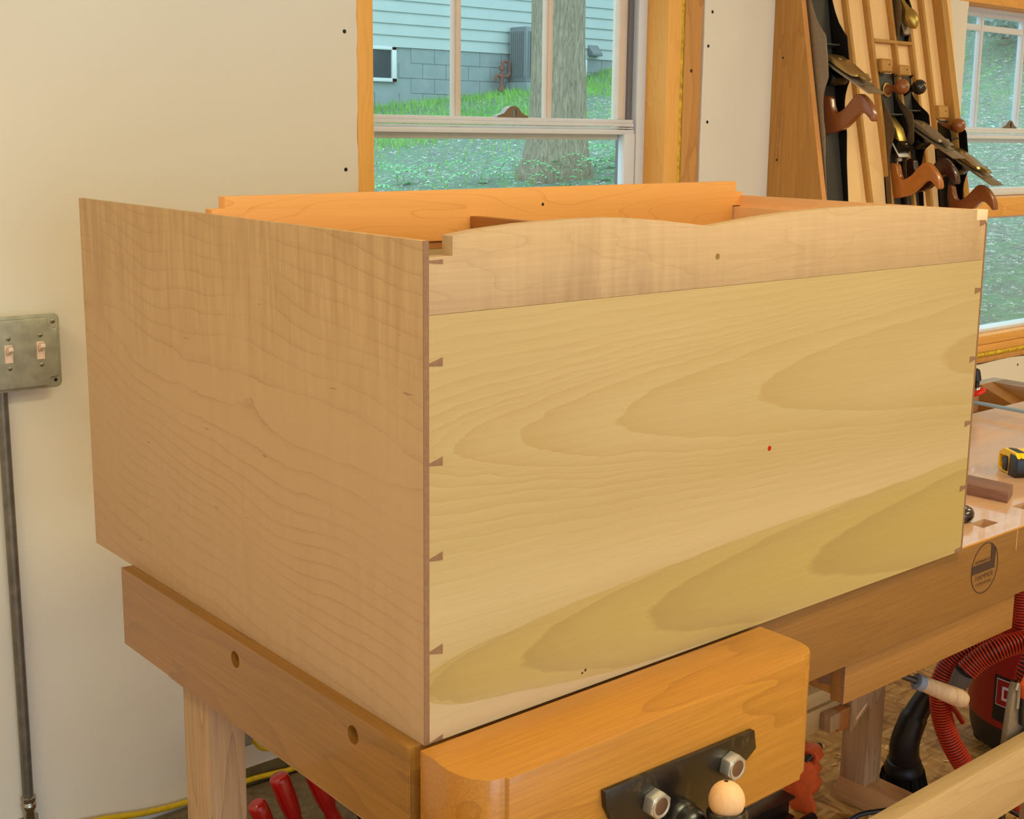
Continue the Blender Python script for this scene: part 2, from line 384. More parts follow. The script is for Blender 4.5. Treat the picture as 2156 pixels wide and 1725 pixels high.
M['rack_edge'] = wood('rack_edge_wood', (218, 152, 84), (180, 112, 56), 'Z', rings=8, ringstr=0.25, rough=0.5, seed=20)
M['rack_back'] = wood('pale_back_ply', (244, 202, 142), (226, 172, 108), 'Z', rings=6, freq=0.9, squash=8, ringstr=0.25, fibre=0.4, rough=0.6, seed=21)
M['divider'] = wood('rack_divider_wood', (190, 140, 70), (150, 102, 46), 'Z', rings=6, ringstr=0.25, rough=0.55, seed=22)
M['walnut'] = wood('walnut_offcut', (140, 100, 82), (88, 60, 48), 'Y', rings=7, ringstr=0.4, fibre=1.3, rough=0.5, seed=23)
M['tote'] = wood('tote_rosewood', (150, 84, 40), (96, 46, 20), 'X', rings=7, freq=9, ringstr=0.35, rough=0.28, spec=0.6, seed=24, coat=0.3)
M['tote2'] = wood('tote_cherry', (188, 112, 44), (140, 74, 26), 'X', rings=7, freq=9, ringstr=0.3, rough=0.28, spec=0.6, seed=25, coat=0.3)
M['tote3'] = plain('dark_tote', (66, 34, 22), 0.3, var=0.2, coat=0.3)
M['ballwood'] = wood('bare_beech_ball', (226, 178, 124), (190, 140, 92), 'Z', rings=6, freq=6, ringstr=0.25, rough=0.55, seed=26)
M['iron'] = plain('ground_iron', (150, 136, 116), 0.5, 0.75, var=0.1, vscale=90)
M['iron2'] = plain('aged_iron', (112, 92, 68), 0.5, 0.7, var=0.15, vscale=60)
M['japan'] = plain('black_japanning', (14, 12, 11), 0.3, 0, 0.4)
M['bed'] = plain('grey_sole_inside', (70, 66, 60), 0.6, 0.3, var=0.15, vscale=200)
M['blade'] = plain('steel_blade', (168, 156, 136), 0.32, 0.9, var=0.06)
M['brass'] = plain('brass', (186, 158, 84), 0.36, 0.85, var=0.1)
M['bronze'] = plain('bronze_cap', (176, 150, 96), 0.35, 0.9, var=0.1)
M['paper'] = plain('white_blade_back', (222, 214, 200), 0.5, 0.1)
M['blackwood'] = plain('ebonised_knob', (30, 20, 18), 0.25, coat=0.5)
M['galv'] = plain('galvanised_steel', (170, 168, 150), 0.55, 0.55, var=0.16, vscale=45, bump=0.1)
M['conduit'] = plain('conduit_steel', (122, 118, 110), 0.42, 0.7, var=0.18, vscale=50)
M['chrome'] = plain('chromed_fitting', (170, 165, 155), 0.2, 1.0)
M['switch'] = plain('almond_plastic', (236, 208, 188), 0.4)
M['screwm'] = plain('zinc_screw', (150, 140, 118), 0.35, 0.9)
M['screwb'] = plain('black_screw', (34, 28, 24), 0.5, 0.4)
M['yellow'] = plain('yellow_sheath', (214, 178, 20), 0.45, var=0.12, vscale=80)
M['redp'] = plain('red_plastic', (176, 14, 16), 0.22, 0, 0.6, coat=0.4)
M['redc'] = plain('red_clamp_paint', (222, 40, 22), 0.35)
M['vacred'] = plain('vacuum_red', (150, 20, 20), 0.4, var=0.04)
M['black'] = plain('black_plastic', (20, 18, 20), 0.42)
M['bristle'] = plain('black_bristle', (10, 9, 9), 0.9)
M['hosered'] = plain('hose_red', (216, 68, 42), 0.4)
M['hosedark'] = plain('hose_dark', (44, 22, 36), 0.5)
M['greyp'] = plain('grey_plastic', (112, 108, 112), 0.45)
M['greyblue'] = plain('blue_grey_plastic', (112, 120, 138), 0.4)
M['orangep'] = plain('orange_clamp_paint', (226, 94, 42), 0.45, var=0.12, vscale=60)
M['darksteel'] = plain('dark_steel', (70, 62, 56), 0.4, 0.8, var=0.15)
M['pipe'] = plain('black_pipe', (44, 40, 38), 0.35, 0.8, var=0.2)
def m_black():
    t = NT('greasy_black_iron'); v = t.noise(t.coord((1, 1, 0.6)), 38, 5, 0.7); v2 = t.noise(t.coord(), 14, 2)
    d = t.math('MULTIPLY', t.ramp(v, [(0.52, BW0), (0.72, BW1)]), t.ramp(v2, [(0.42, BW0), (0.6, BW1)]))
    return t.fin(t.mix(d, srgb(22, 17, 13), srgb(96, 82, 54)), 0.30, 0, 0.6)
M['blackmetal'] = m_black()
M['nut'] = plain('zinc_nut', (196, 190, 178), 0.32, 0.7, var=0.06)
M['nutdark'] = plain('bolt_end', (120, 90, 66), 0.5, 0.7, var=0.15)
M['bluebar'] = plain('blued_steel_bar', (150, 172, 184), 0.4, 0.5)
M['tapey'] = plain('tape_yellow', (250, 204, 20), 0.35)
M['logo'] = plain('burned_mark', (62, 38, 24), 0.7)
M['logof'] = plain('faded_burned_mark', (98, 62, 36), 0.7)
M['white'] = plain('white_print', (220, 200, 200), 0.5)
M['sill'] = plain('treated_plate', (96, 84, 52), 0.85, var=0.3, vscale=30)
M['dark'] = plain('hole_shade', (26, 18, 14), 0.9)  # near-black that paints in the shade inside holes
# outside
M['siding'] = plain('pale_siding', (186, 200, 198), 0.6, var=0.03, vscale=3)
M['block'] = plain('grey_block', (150, 164, 166), 0.85, var=0.08, vscale=6, bump=0.2)
M['frame_w'] = plain('white_trim', (226, 232, 232), 0.5)
M['darkglass'] = plain('dark_basement_glass', (58, 72, 80), 0.1)
M['acgrey'] = plain('unit_grey', (128, 136, 140), 0.5)
M['rust'] = plain('rusty_pipe', (138, 92, 84), 0.7, var=0.2)
M['roof'] = plain('shingle_grey', (90, 92, 92), 0.9, var=0.2)
def m_ground():
    t = NT('lawn_and_litter')
    tc = t.n('ShaderNodeTexCoord'); sp = t.n('ShaderNodeSeparateXYZ', {0: tc.outputs['Object']})
    f = t.math('ADD', sp.outputs[1], t.math('MULTIPLY', sp.outputs[0], -0.15))
    n1 = t.noise(t.coord(), 0.9, 4); f = t.math('ADD', f, t.math('MULTIPLY', n1, 3.0))
    g = t.ramp(t.math('DIVIDE', f, 14), [(0.60, BW0), (0.78, BW1)])
    n2 = t.noise(t.coord(), 14, 4, 0.7); n3 = t.noise(t.coord(), 5, 3, 0.6)
    n4 = t.noise(t.coord(), 48, 4, 0.75); n2 = t.math('ADD', t.math('MULTIPLY', n2, 0.45), t.math('MULTIPLY', n4, 0.55))
    grass = t.ramp(n2, [(0.3, srgb(84, 140, 60)), (0.7, srgb(140, 186, 92))])
    lit = t.ramp(n2, [(0.30, srgb(76, 88, 88)), (0.46, srgb(120, 130, 128)), (0.54, srgb(124, 154, 128)), (0.66, srgb(206, 208, 208))])
    lit = t.mix(t.ramp(n3, [(0.45, BW0), (0.6, (0.45,)*3)]), lit, srgb(104, 160, 112))
    return t.fin(t.mix(g, lit, grass), 0.9, 0, 0.2, n2, 0.6, 0.05)
M['ground'] = m_ground()
M['grass'] = plain('grass_blade', (130, 190, 84), 0.7, var=0.2, vscale=3)
M['leaf'] = plain('dry_leaf', (204, 202, 196), 0.7, var=0.25, vscale=4)
M['fern'] = plain('fern_green', (116, 196, 128), 0.6, var=0.15, vscale=5)
M['shrub'] = plain('hazed_shrub_leaf', (136, 158, 150), 0.7, var=0.3, vscale=2)  # leaf colour shifted to blue-grey to paint in the outdoor haze
M['yard_soil'] = plain('yard_soil', (90, 92, 80), 0.9, var=0.2, vscale=5)
def m_bark():
    t = NT('bark'); v = t.noise(t.coord((20, 20, 3.2)), 2.2, 6, 0.7, 1.2)
    c = t.ramp(v, [(0.34, srgb(142, 130, 112)), (0.5, srgb(178, 166, 144)), (0.66, srgb(200, 186, 164))])
    return t.fin(c, 0.9, 0, 0.2, v, 0.9, 0.04)
M['bark'] = m_bark()

# ============================================================ ROOM SHELL
W = 1.48                               # drywall face of the window wall
XL, XR, YB, ZC = -2.7, 6.6, -4.0, 2.78
def wallbox(name, g, mat='wall'): return struct(mk(name, g, M[mat]))
struct(mk('floor', box(XL, XR, YB, W+0.02, -0.05, 0), M['osb']))
struct(mk('ceiling', box(XL, XR, YB, W+0.2, ZC, ZC+0.05), M['ceil']))
struct(mk('floor_2', box(XL, 0.98, 0.86, W-0.0125, 0.0005, 0.012), M['slab'], bevel=0.002))
wallbox('wall_left', box(XL-0.1, XL, YB, W+0.2, 0, ZC))
wallbox('wall_right', box(XR, XR+0.1, YB, W+0.2, 0, ZC))
wallbox('wall_front', join(box(XL, -1.95, YB-0.1, YB, 0, ZC), box(1.55, XR, YB-0.1, YB, 0, ZC), box(-1.95, 1.55, YB-0.1, YB, 2.15, ZC)))  # unseen opening added behind the camera for the cool fill lamp
# window wall: drywall sheet with two openings (W1 .868-2.07, W2 3.47-5.2)
O1 = (0.868, 2.07, 0.70, 2.25); O2 = (3.472, 5.20, 0.70, 2.22)
def jag(x, z0, z1, amp, n=60):
    return [(x+random.uniform(-amp, amp), z0+(z1-z0)*i/n) for i in range(n+1)]
h1 = jag(O1[0], O1[2], O1[3], 0.0022)+[(O1[1]+random.uniform(-.001, .001), O1[3]-(O1[3]-O1[2])*i/20) for i in range(21)]
h2 = jag(O2[0], O2[2], O2[3], 0.003)+[(O2[1], O2[3]), (O2[1], O2[2])]
h2 += [(O2[1]-(O2[1]-O2[0])*i/24, O2[2]+random.uniform(-.004, .004)) for i in range(1, 24)]
wb = mk('wall_back', prism([(XL, 0.022), (XR, 0.022), (XR, ZC), (XL, ZC)], W, W+0.015, XZ, [h1, h2]), M['wall'])
wb.data.materials.append(M['gypsum'])
for p in wb.data.polygons:
    if abs(p.normal.y) < 0.5: p.material_index = 1
struct(wb)
# framed core and outside sheathing behind the drywall
C1 = (0.905, 1.985, 0.74, 2.16); C2 = (3.45, 5.1, 0.74, 2.12); ya, yb = W+0.055, W+0.20
for i, g in enumerate([box(XL, C1[0], ya, yb, 0, ZC), box(C1[1], C2[0], ya, yb, 0, ZC), box(C2[1], XR, ya, yb, 0, ZC), box(C1[0], C1[1], ya, yb, 0, C1[2]), box(C1[0], C1[1], ya, yb, C1[3], ZC), box(C2[0], C2[1], ya, yb, 0, C2[2]), box(C2[0], C2[1], ya, yb, C2[3], ZC)]):
    struct(mk('wall_back', g, M['stud']))
# ragged edge of the bottom of the drywall, treated plate under it
struct(mk('baseboard_back', box(0.505, XR, W-0.012, W+0.03, 0, 0.052), M['sill'], bevel=0.004))
struct(mk('baseboard_left', box(XL, 0.504, W-0.003, W+0.03, 0, 0.024), M['gypsum'], bevel=0.001))
# ---- window 1
def window(idx, xg, x0, x1, xm, zt, lowz, mull, sill_z, jambL, jambR, vin='vinyl'):
    win = bpy.data.objects.new('window_%d' % idx, None); COL.objects.link(win); win.location = ((x0+x1)/2, W+0.1, sill_z)
    win['kind'] = 'structure'; WORLD[win.name] = Vector(win.location)
    P = lambda n, g, m, bev=0, lab=None: mk(n, g, M[m], win, bevel=bev, label=lab)
    # pine jambs
    P('jamb', box(jambL[0], jambL[1], W+0.0005, W+0.135, sill_z, zt+0.04), 'pine', 0.001)
    P('jamb', box(x1, jambR, W-0.001, W+0.135, sill_z, zt+0.04), 'pine', 0.001)
    P('head_board', box(jambL[0], jambR, W-0.001, W+0.135, zt+0.0, zt+0.12), 'pineX', 0.001)
    if mull:
        P('mullion', box(x0, x1, W+0.0, W+0.135, mull[0], mull[1]), 'pineX', 0.003)
    # vinyl frame
    f0 = W+0.08
    P('frame', join(box(x1-0.035, x1, f0, f0+0.055, lowz, zt), box(x0, x0+0.03, f0, f0+0.055, lowz, zt), box(x0, x1, f0, f0+0.055, zt-0.012, zt)), 'vinylw', 0.002)
    P('frame_liner', join(box(x1-0.052, x1-0.035, f0+0.02, f0+0.06, lowz, zt), box(x1-0.060, x1-0.054, f0+0.012, f0+0.06, lowz, zt)), 'greyp', 0.001, 'grey weather strip of the window frame')
    # upper sash (outer track)
    s0 = f0+0.022
    up_ = [box(x0+0.03, x0+0.05, s0, s0+0.03, 1.59, zt-0.01), box(x1-0.09, x1-0.052, s0, s0+0.03, 1.59, zt-0.01), box(x0+0.03, x1-0.05, s0, s0+0.03, 1.556, 1.588), box(x0+0.03, x1-0.05, s0, s0+0.03, zt-0.03, zt-0.01)]
    P('upper_sash', join(*up_), vin, 0.003)
    for x in xm: P('muntin', join(box(x-0.012, x+0.012, s0+0.002, s0+0.020, 1.60, zt-0.02), box(x-0.0065, x+0.0065, s0-0.003, s0+0.004, 1.60, zt-0.02)), vin, 0.002)
    P('muntin', box(x0+0.04, x1-0.06, s0+0.001, s0+0.020, 1.975, 1.998), vin, 0.002)
    P('pane', box(x0+0.03, x1-0.06, s0+0.018, s0+0.021, 1.575, zt-0.02), 'glass')
    # lower sash (inner track)
    l0 = f0-0.006
    P('lower_sash', join(box(x0+0.02, x1-0.05, l0, l0+0.026, 1.572, 1.586), box(x0+0.02, x1-0.05, l0+0.003, l0+0.026, 1.588, 1.592), box(x0+0.02, x1-0.05, l0+0.001, l0+0.026, 1.594, 1.604), box(x0+0.02, x1-0.05, l0+0.004, l0+0.026, 1.604, 1.6144)), 'vinylw', 0.0015)
    P('lower_sash', join(box(x1-0.088, x1-0.045, l0, l0+0.026, lowz, 1.575), box(x0+0.02, x0+0.05, l0, l0+0.026, lowz, 1.575), box(x0+0.02, x1-0.05, l0, l0+0.026, lowz, lowz+0.03)), 'vinylw', 0.002)
    P('pane', box(x0+0.03, x1-0.06, l0+0.012, l0+0.015, lowz+0.02, 1.58), 'glass')
    # sash lock
    lx = xg
    prof = [(-0.052, 0), (-0.052, 0.004), (-0.03, 0.010), (-0.018, 0.022), (-0.006, 0.029), (0.008, 0.030), (0.02, 0.025), (0.032, 0.012), (0.045, 0.006), (0.055, 0.004), (0.055, 0)]
    lk = P('sash_lock', prism([(lx+a, 1.6144+b) for a, b in prof], l0+0.002, l0+0.022, XZ, [[(lx+0.004, 1.6154), (lx+0.004, 1.6344), (lx+0.013, 1.6344), (lx+0.013, 1.6154)]]), 'nickel', 0, 'nickel sash lock')
    return win, P
w1, P1 = window(1, 1.408, 0.914, 1.9153, (1.243, 1.560), 2.12, 1.352, (1.276, 1.352), 0.745, (0.868, 0.914), 1.973)
w2, P2 = window(2, 3.955, 3.44, 5.05, (3.745, 4.055, 4.4, 4.75), 2.058, 1.352, (1.276, 1.350), 0.745, (3.40, 3.44), 5.10, 'vinylw')
for P_, x0, x1 in ((P1, 0.914, 1.9153), (P2, 3.44, 5.05)):
    P_('sill', box(x0-0.04, x1+0.05, W-0.002, W+0.135, 0.778, 0.812), 'pineX', 0.002)
    P_('sill', box(x0-0.04, x1+0.05, W+0.001, W+0.130, 0.746, 0.776), 'pineX', 0.002)
    P_('frame', box(x0, x1, W+0.05, W+0.12, 0.812, 0.826), 'vinylw', 0.002)
    P_('frame', box(x0, x1, W+0.075, W+0.12, 1.262, 1.276), 'vinylw', 0.002)
    P_('pane', box(x0, x1, W+0.09, W+0.093, 0.82, 1.27), 'glass')
# yellow foam in the gaps (lumpy), and the stud right of window 1
def lumpy(x0, x1, z0, z1, y, n, amp, vertical=True):
    vs, fs = [], []; m = 5
    for i in range(n+1):
        for j in range(m+1):
            a = i/n; b = j/m
            bul = math.sin(b*math.pi)*0.010+random.uniform(-amp, amp)
            if vertical: vs.append((x0+(x1-x0)*b+random.uniform(-amp, amp)*.6, y-bul, z0+(z1-z0)*a))
            else: vs.append((x0+(x1-x0)*a, y-bul, z0+(z1-z0)*b+random.uniform(-amp, amp)*.6))
    for i in range(n):
        for j in range(m): k = i*(m+1)+j; fs.append((k, k+1, k+m+2, k+m+1))
    return vs, fs
mk('foam_filling', lumpy(1.970, 1.999, 0.72, 2.2, W+0.014, 130, 0.002), M['foam'], w1, smooth=True)['kind'] = 'stuff'
mk('foam_filling', lumpy(3.45, 5.1, 0.722, 0.748, W+0.010, 150, 0.002, False), M['foam'], w2, smooth=True)['kind'] = 'stuff'
struct(mk('trim_2', box(1.994, 2.068, W+0.004, W+0.055, 0.70, 2.2), M['stud'], bevel=0.002))
kn = mk('knot', lathe([(0.006, 0), (0.0055, 0.0006), (0.001, 0.001)], (2.025, W+0.0045, 1.758), (0, -1, 0), 12), M['tote3'], bpy.data.objects['trim_2']); 
struct(mk('trim_3', box(3.44, 5.2, W+0.002, W+0.055, 0.704, 0.724), M['stud'], bevel=0.002))
# drywall screws
for i, (x, z) in enumerate([(0.8344, 1.8011), (0.8334, 1.4833), (2.09, 1.8317), (2.098, 1.6119), (2.103, 1.93), (3.395, 1.765), (4.03, 0.668)]):
    s_ = mk('drywall_screw', lathe([(0.0048, 0), (0.0046, 0.0006), (0.003, 0.0010), (0.0012, 0.0006)], (x, W-0.0002, z), (0, -1, 0), 14), M['screwb'], smooth=True)
    lab = ['black drywall screw left of the window, upper one', 'black drywall screw left of the window, lower one', 'small screw in the drywall right of the stud, middle one', 'small screw in the drywall right of the stud, lowest one', 'small screw in the drywall right of the stud, topmost one', 'tiny screw in the drywall between the plane rack and the far window', 'rusty screw in the drywall below the far window'][i]
    tag(s_, lab, 'screw', 'drywall screws')

# ============================================================ LEFT WALL THINGS
sb = thing('switch_box', 'galvanised double switch box with two light toggles on the wall above the conduit', 'switch box', (0.04, W, 1.05))
YF = 1.435
mk('box_body', box(-0.055, 0.112, YF+0.004, W-0.001, 1.058, 1.198), M['galv'], sb, bevel=0.008, seg=3)
def rrect(x0, x1, z0, z1, r): return arc(x1-r, z1-r, r, 0, 90, 5)+arc(x0+r, z1-r, r, 90, 180, 5)+arc(x0+r, z0+r, r, 180, 270, 5)+arc(x1-r, z0+r, r, 270, 360, 5)
x0, x1, z0, z1 = -0.062, 0.118, 1.052, 1.204
mk('cover_plate', prism(rrect(x0, x1, z0, z1, 0.012), YF+0.001, YF+0.004, XZ), M['galv'], sb, bevel=0.0008)
pl = [(x1-0.006, z0+0.024), (x1-0.006, z1-0.026), (x1-0.014, z1-0.030), (x1-0.024, z1-0.024), (x1-0.028, z1-0.006), (x0+0.028, z1-0.006), (x0+0.024, z1-0.024), (x0+0.006, z1-0.028), (x0+0.006, z0+0.028), (x0+0.024, z0+0.024), (x0+0.028, z0+0.006), (x1-0.028, z0+0.006), (x1-0.024, z0+0.022)]
mk('raised_plate', prism(pl, YF-0.006, YF+0.002, XZ), M['galv'], sb, bevel=0.003, seg=3)
yf = YF-0.006
for tx in (0.012, 0.075):
    zc = 1.132 if tx > 0.05 else 1.130
    t_ = mk('toggle_switch', prism([(tx-0.0075, zc-0.018), (tx+0.0075, zc-0.018), (tx+0.0075, zc+0.018), (tx-0.0075, zc+0.018)], yf-0.002, yf+0.002, XZ, [[(tx-0.005, zc-0.0145), (tx-0.005, zc+0.0145), (tx+0.005, zc+0.0145), (tx+0.005, zc-0.0145)]]), M['switch'], sb, label='almond plastic toggle switch')
    mk('lever', prism([(yf, zc+0.011), (yf-0.017, zc+0.016), (yf-0.0185, zc+0.008), (yf, zc-0.002)], tx-0.0045, tx+0.0045, YZ), M['switch'], t_, bevel=0.001)
    mk('toggle_bed', box(tx-0.0052, tx+0.0052, yf-0.0003, yf+0.001, zc-0.015, zc+0.015), M['switch'], t_)
    for dz in (0.0305, -0.0295):
        mk('screw', join(lathe([(0.0042, 0), (0.0042, 0.0006), (0.0025, 0.0018), (0.0008, 0.002)], (tx+0.001, yf, zc+dz), (0, -1, 0), 14), box(tx-0.0035, tx+0.0055, yf-0.0024, yf-0.0018, zc+dz-0.0006, zc+dz+0.0006)), M['screwm'], sb, smooth=True)
mk('screw', lathe([(0.0048, 0), (0.0048, 0.001), (0.003, 0.0022), (0.0008, 0.0024)], (x1-0.013, YF+0.001, z1-0.016), (0, -1, 0), 14), M['screwm'], sb, smooth=True)
mk('corner_hole', lathe([(0.0038, 0), (0.0036, 0.0003)], (x1-0.013, YF+0.0009, z0+0.015), (0, -1, 0), 14), M['dark'], sb)
cn = thing('conduit', 'grey steel electrical conduit running down the wall below the switch box', 'pipe', (0.0075, W-0.016, 0))
mk('pipe', tube([(0.006, W-0.014, 1.055), (0.0068, W-0.015, 0.7), (0.0078, W-0.015, 0.4), (0.0075, W-0.015, 0.15)], 0.0112, 18, 4), M['conduit'], cn, smooth=True)
mk('coupling', lathe([(0.0125, 0), (0.0155, 0.002), (0.0155, 0.010), (0.0125, 0.013), (0.0135, 0.016), (0.0155, 0.019), (0.015, 0.028), (0.0125, 0.031), (0.0125, 0.05)], (0.0075, W-0.0165, 0.168), (0, 0, -1), 20), M['chrome'], cn, smooth=True)
mk('strap', join(box(-0.012, 0.030, W-0.004, W-0.001, 0.09, 0.115), tube([(-0.006, W-0.004, 0.1), (-0.004, W-0.022, 0.1), (0.0075, W-0.030, 0.1), (0.019, W-0.022, 0.1), (0.021, W-0.004, 0.1)], 0.004, 8)), M['galv'], cn)
mk('lower_pipe', tube([(0.0075, W-0.0165, 0.12), (0.0075, W-0.0165, 0.0)], 0.0112, 14, 2), M['conduit'], cn, smooth=True)
tag(mk('yellow_cable', tube([(-0.2, W-0.018, 0.012), (0.06, W-0.02, 0.06), (0.156, W-0.016, 0.0576), (0.262, W-0.014, 0.036), (0.37, W-0.014, 0.026), (0.522, W-0.02, 0.031), (0.60, W-0.024, 0.027), (0.68, W-0.026, 0.023), (1.1, W-0.03, 0.02), (1.6, W-0.03, 0.012)], 0.0068, 12), M['yellow'], smooth=True), 'yellow sheathed cable lying along the foot of the wall', 'cable')
ol = thing('wall_outlet', 'grey outlet box low on the wall behind the bench leg', 'outlet box', (0.50, W, 0.12))
mk('box_body', box(0.44, 0.528, W-0.038, W-0.001, 0.128, 0.24), M['galv'], ol, bevel=0.004)
mk('red_wire', tube([(0.505, W-0.02, 0.118), (0.515, W-0.022, 0.128), (0.53, W-0.022, 0.130), (0.545, W-0.022, 0.142)], 0.0016, 8), M['redc'], ol, smooth=True, label='thin red wire')
mk('yellow_lead', tube([(0.520, W-0.012, 0.14), (0.543, W-0.012, 0.122), (0.565, W-0.012, 0.096), (0.598, W-0.012, 0.090), (0.66, W-0.012, 0.112), (0.72, W-0.012, 0.16)], 0.0045, 10), M['yellow'], ol, smooth=True, label='yellow sheathed lead')

# ============================================================ CHEST
CH = thing('blanket_chest', 'large unfinished dovetailed chest carcass of maple and poplar on the workbench', 'chest', (0, 0, BZ))
L, D, H = 1.1617, 0.9797, 0.60; ZT = BZ+H
def C(n, g, m, bev=0, lab=None, **k): return mk(n, g, M[m], CH, bevel=bev, label=lab, **k)
lp = 0.007
# left end board: full thickness below the rabbet, 7 mm lip above
C('end_board', join(prism([(0.0, BZ), (D, BZ), (D, ZT), (0.0, ZT)], -lp, 0.0005, YZ), box(0.0, 0.0205, 0.0205, D, BZ, ZT-0.020)), 'maple_side', 0.0006, 'figured maple end board facing left')
C('board_edge', box(-lp, 0.0006, -0.0006, 0.0004, BZ, ZT), 'endgrain')
C('end_board', join(box(L-0.004, L, 0.0, D, BZ+0.0, ZT), box(L-0.024, L-0.004, 0.021, D, BZ, ZT-0.022)), 'maple_in', 0.0005)
C('board_edge', box(L-0.0038, L+0.0002, -0.0006, 0.0004, BZ, ZT-0.02), 'endgrain')
# front: poplar panel + maple rail with two scallops
ZJ = BZ+0.5158
C('front_panel', box(0.0006, L-0.0042, 0.0, 0.0205, BZ, ZJ), 'poplar', 0, 'yellow poplar front panel')
sc_pts = [(0.034, 1.4637), (0.07, 1.4685), (0.1364, 1.4733), (0.2114, 1.4758), (0.2833, 1.4757), (0.33, 1.4731), (0.3773, 1.4689), (0.42, 1.4640), (0.4696, 1.4581),
          (0.5180, 1.4625), (0.5674, 1.4668), (0.62, 1.4703), (0.6726, 1.473), (0.76, 1.4752), (0.8468, 1.4754), (0.91, 1.4738), (0.9759, 1.4705), (1.06, 1.4655), (1.1285, 1.4613)]
rail = [(0.0006, ZJ+0.0003), (L-0.0042, ZJ+0.0003), (L-0.0042, 1.443), (1.1285, 1.443)]+sc_pts[::-1]+[(0.034, 1.4412), (0.0006, 1.4412)]
C('front_rail', prism(rail, 0.0, 0.0205, XZ), 'maple', 0.0005, 'pale curly maple top rail with a scalloped edge')
C('corner_block', box(1.1287, L, -0.0003, 0.0205, 1.4432, 1.4611), 'maple_pale', 0.0004, 'pale corner block')
# dovetail pins, left and right
for z0_, z1_ in ((1.3165, 1.327), (1.2000, 1.2107), (1.0859, 1.0963), (0.9697, 0.9822)):
    zm = z1_-0.0075
    C('dovetail_pin', prism([(0.0004, zm-0.0012), (0.0201, z0_), (0.0201, z1_), (0.0004, zm+0.0016)], -0.0004, 0.004, XZ), 'endgrain')
C('dovetail_pin', prism([(0.0004, 1.4352), (0.0201, 1.4330), (0.0201, 1.4383), (0.0004, 1.4377)], -0.0004, 0.004, XZ), 'endgrain')
C('dovetail_pin', prism([(0.0004, BZ), (0.0204, BZ), (0.0204, BZ+0.0068), (0.0004, BZ+0.001)], -0.0004, 0.004, XZ), 'endgrain')
for zc in (1.4388, 1.3245, 1.2062, 1.0930, 0.9769):
    C('dovetail_pin', prism([(1.1395, zc-0.0056), (L-0.004, zc-0.0018), (L-0.004, zc+0.0036), (1.1395, zc+0.0052)], -0.0004, 0.004, XZ), 'endgrain')
C('dovetail_pin', prism([(1.1387, BZ), (L-0.004, BZ), (L-0.004, BZ+0.008), (1.1387, BZ+0.0065)], -0.0004, 0.004, XZ), 'endgrain')
# knots and a countersunk screw
C('screw', join(lathe([(0.0042, 0), (0.0042, 0.0003), (0.0018, 0.0002)], (0.4824, 0.0, 1.4172), (0, -1, 0), 16)), 'brass', 0, 'small brass screw')
C('knot', lathe([(0.0042, 0), (0.004, 0.0002)], (0.6124, 0.0, 1.1302), (0, -1, 0), 12), 'redp', 0, 'small red pin knot')
C('knot', lathe([(0.0022, 0), (0.002, 0.0002)], (0.2535, 0.0, 0.8845), (0, -1, 0), 10), 'tote3')
C('knot', lathe([(0.0018, 0), (0.0016, 0.0002)], (0.2478, 0.0, 0.882), (0, -1, 0), 10), 'tote3')
# inside
Yb = 0.538
bb = [(0.0109, 1.402), (1.134, 1.402), (1.134, 1.4400), (1.1617, 1.4400), (1.1617, 1.4668), (1.1428, 1.4678), (1.1417, 1.4872), (0.0322, 1.4818), (0.0316, 1.4648), (0.0109, 1.4646)]
C('back_board', prism(bb, Yb, Yb+0.019, XZ), 'cherry', 0.0005, 'orange cherry board standing taller than the ends')
C('screw', lathe([(0.003, 0), (0.002, 0.0003)], (0.635, Yb, 1.4555), (0, -1, 0), 10), 'screwb')
C('lower_back_board', box(0.021, L-0.025, Yb+0.004, Yb+0.019, 1.389, 1.4018), 'cherry_y')
C('lower_back_board', box(0.021, L-0.025, Yb+0.002, Yb+0.019, BZ+0.02, 1.3885), 'poplar')
C('divider_board', box(0.4761, 0.494, 0.0215, Yb-0.0005, 1.20, 1.4403), 'cherry_y', 0.0005, 'brown inner divider board')
C('bottom_board', box(0.021, L-0.025, 0.021, Yb, BZ+0.001, BZ+0.019), 'poplar')

# ============================================================ WORKBENCH
WB = thing('workbench', 'oiled beech cabinetmaker bench carrying the chest, on pale wooden legs', 'workbench', (1.2, 0.4, 0))
def B(n, g, m, bev=0, lab=None, **k): return mk(n, g, M[m], WB, bevel=bev, label=lab, **k)
ec = [(0.0062, 0.727), (0.8285, 0.727), (0.8285, BZ), (0.0062, BZ)]
holes = [circ(0.4357, 0.829, 0.0125, 20), circ(0.1262, 0.8316, 0.0125, 20)]
B('end_cap', prism(ec, -0.026, -0.014, YZ, holes), 'beechY', 0, 'brown beech end cap with two round bolt holes')
B('end_cap', box(-0.014, 0.05, 0.0062, 0.8285, 0.727, BZ), 'beechY', 0.001)
B('rounded_corner', tube([(-0.0235, 0.0084, 0.727), (-0.0235, 0.0084, BZ-0.0002)], 0.0028, 12, 1, smooth=False), 'beechY', 0)
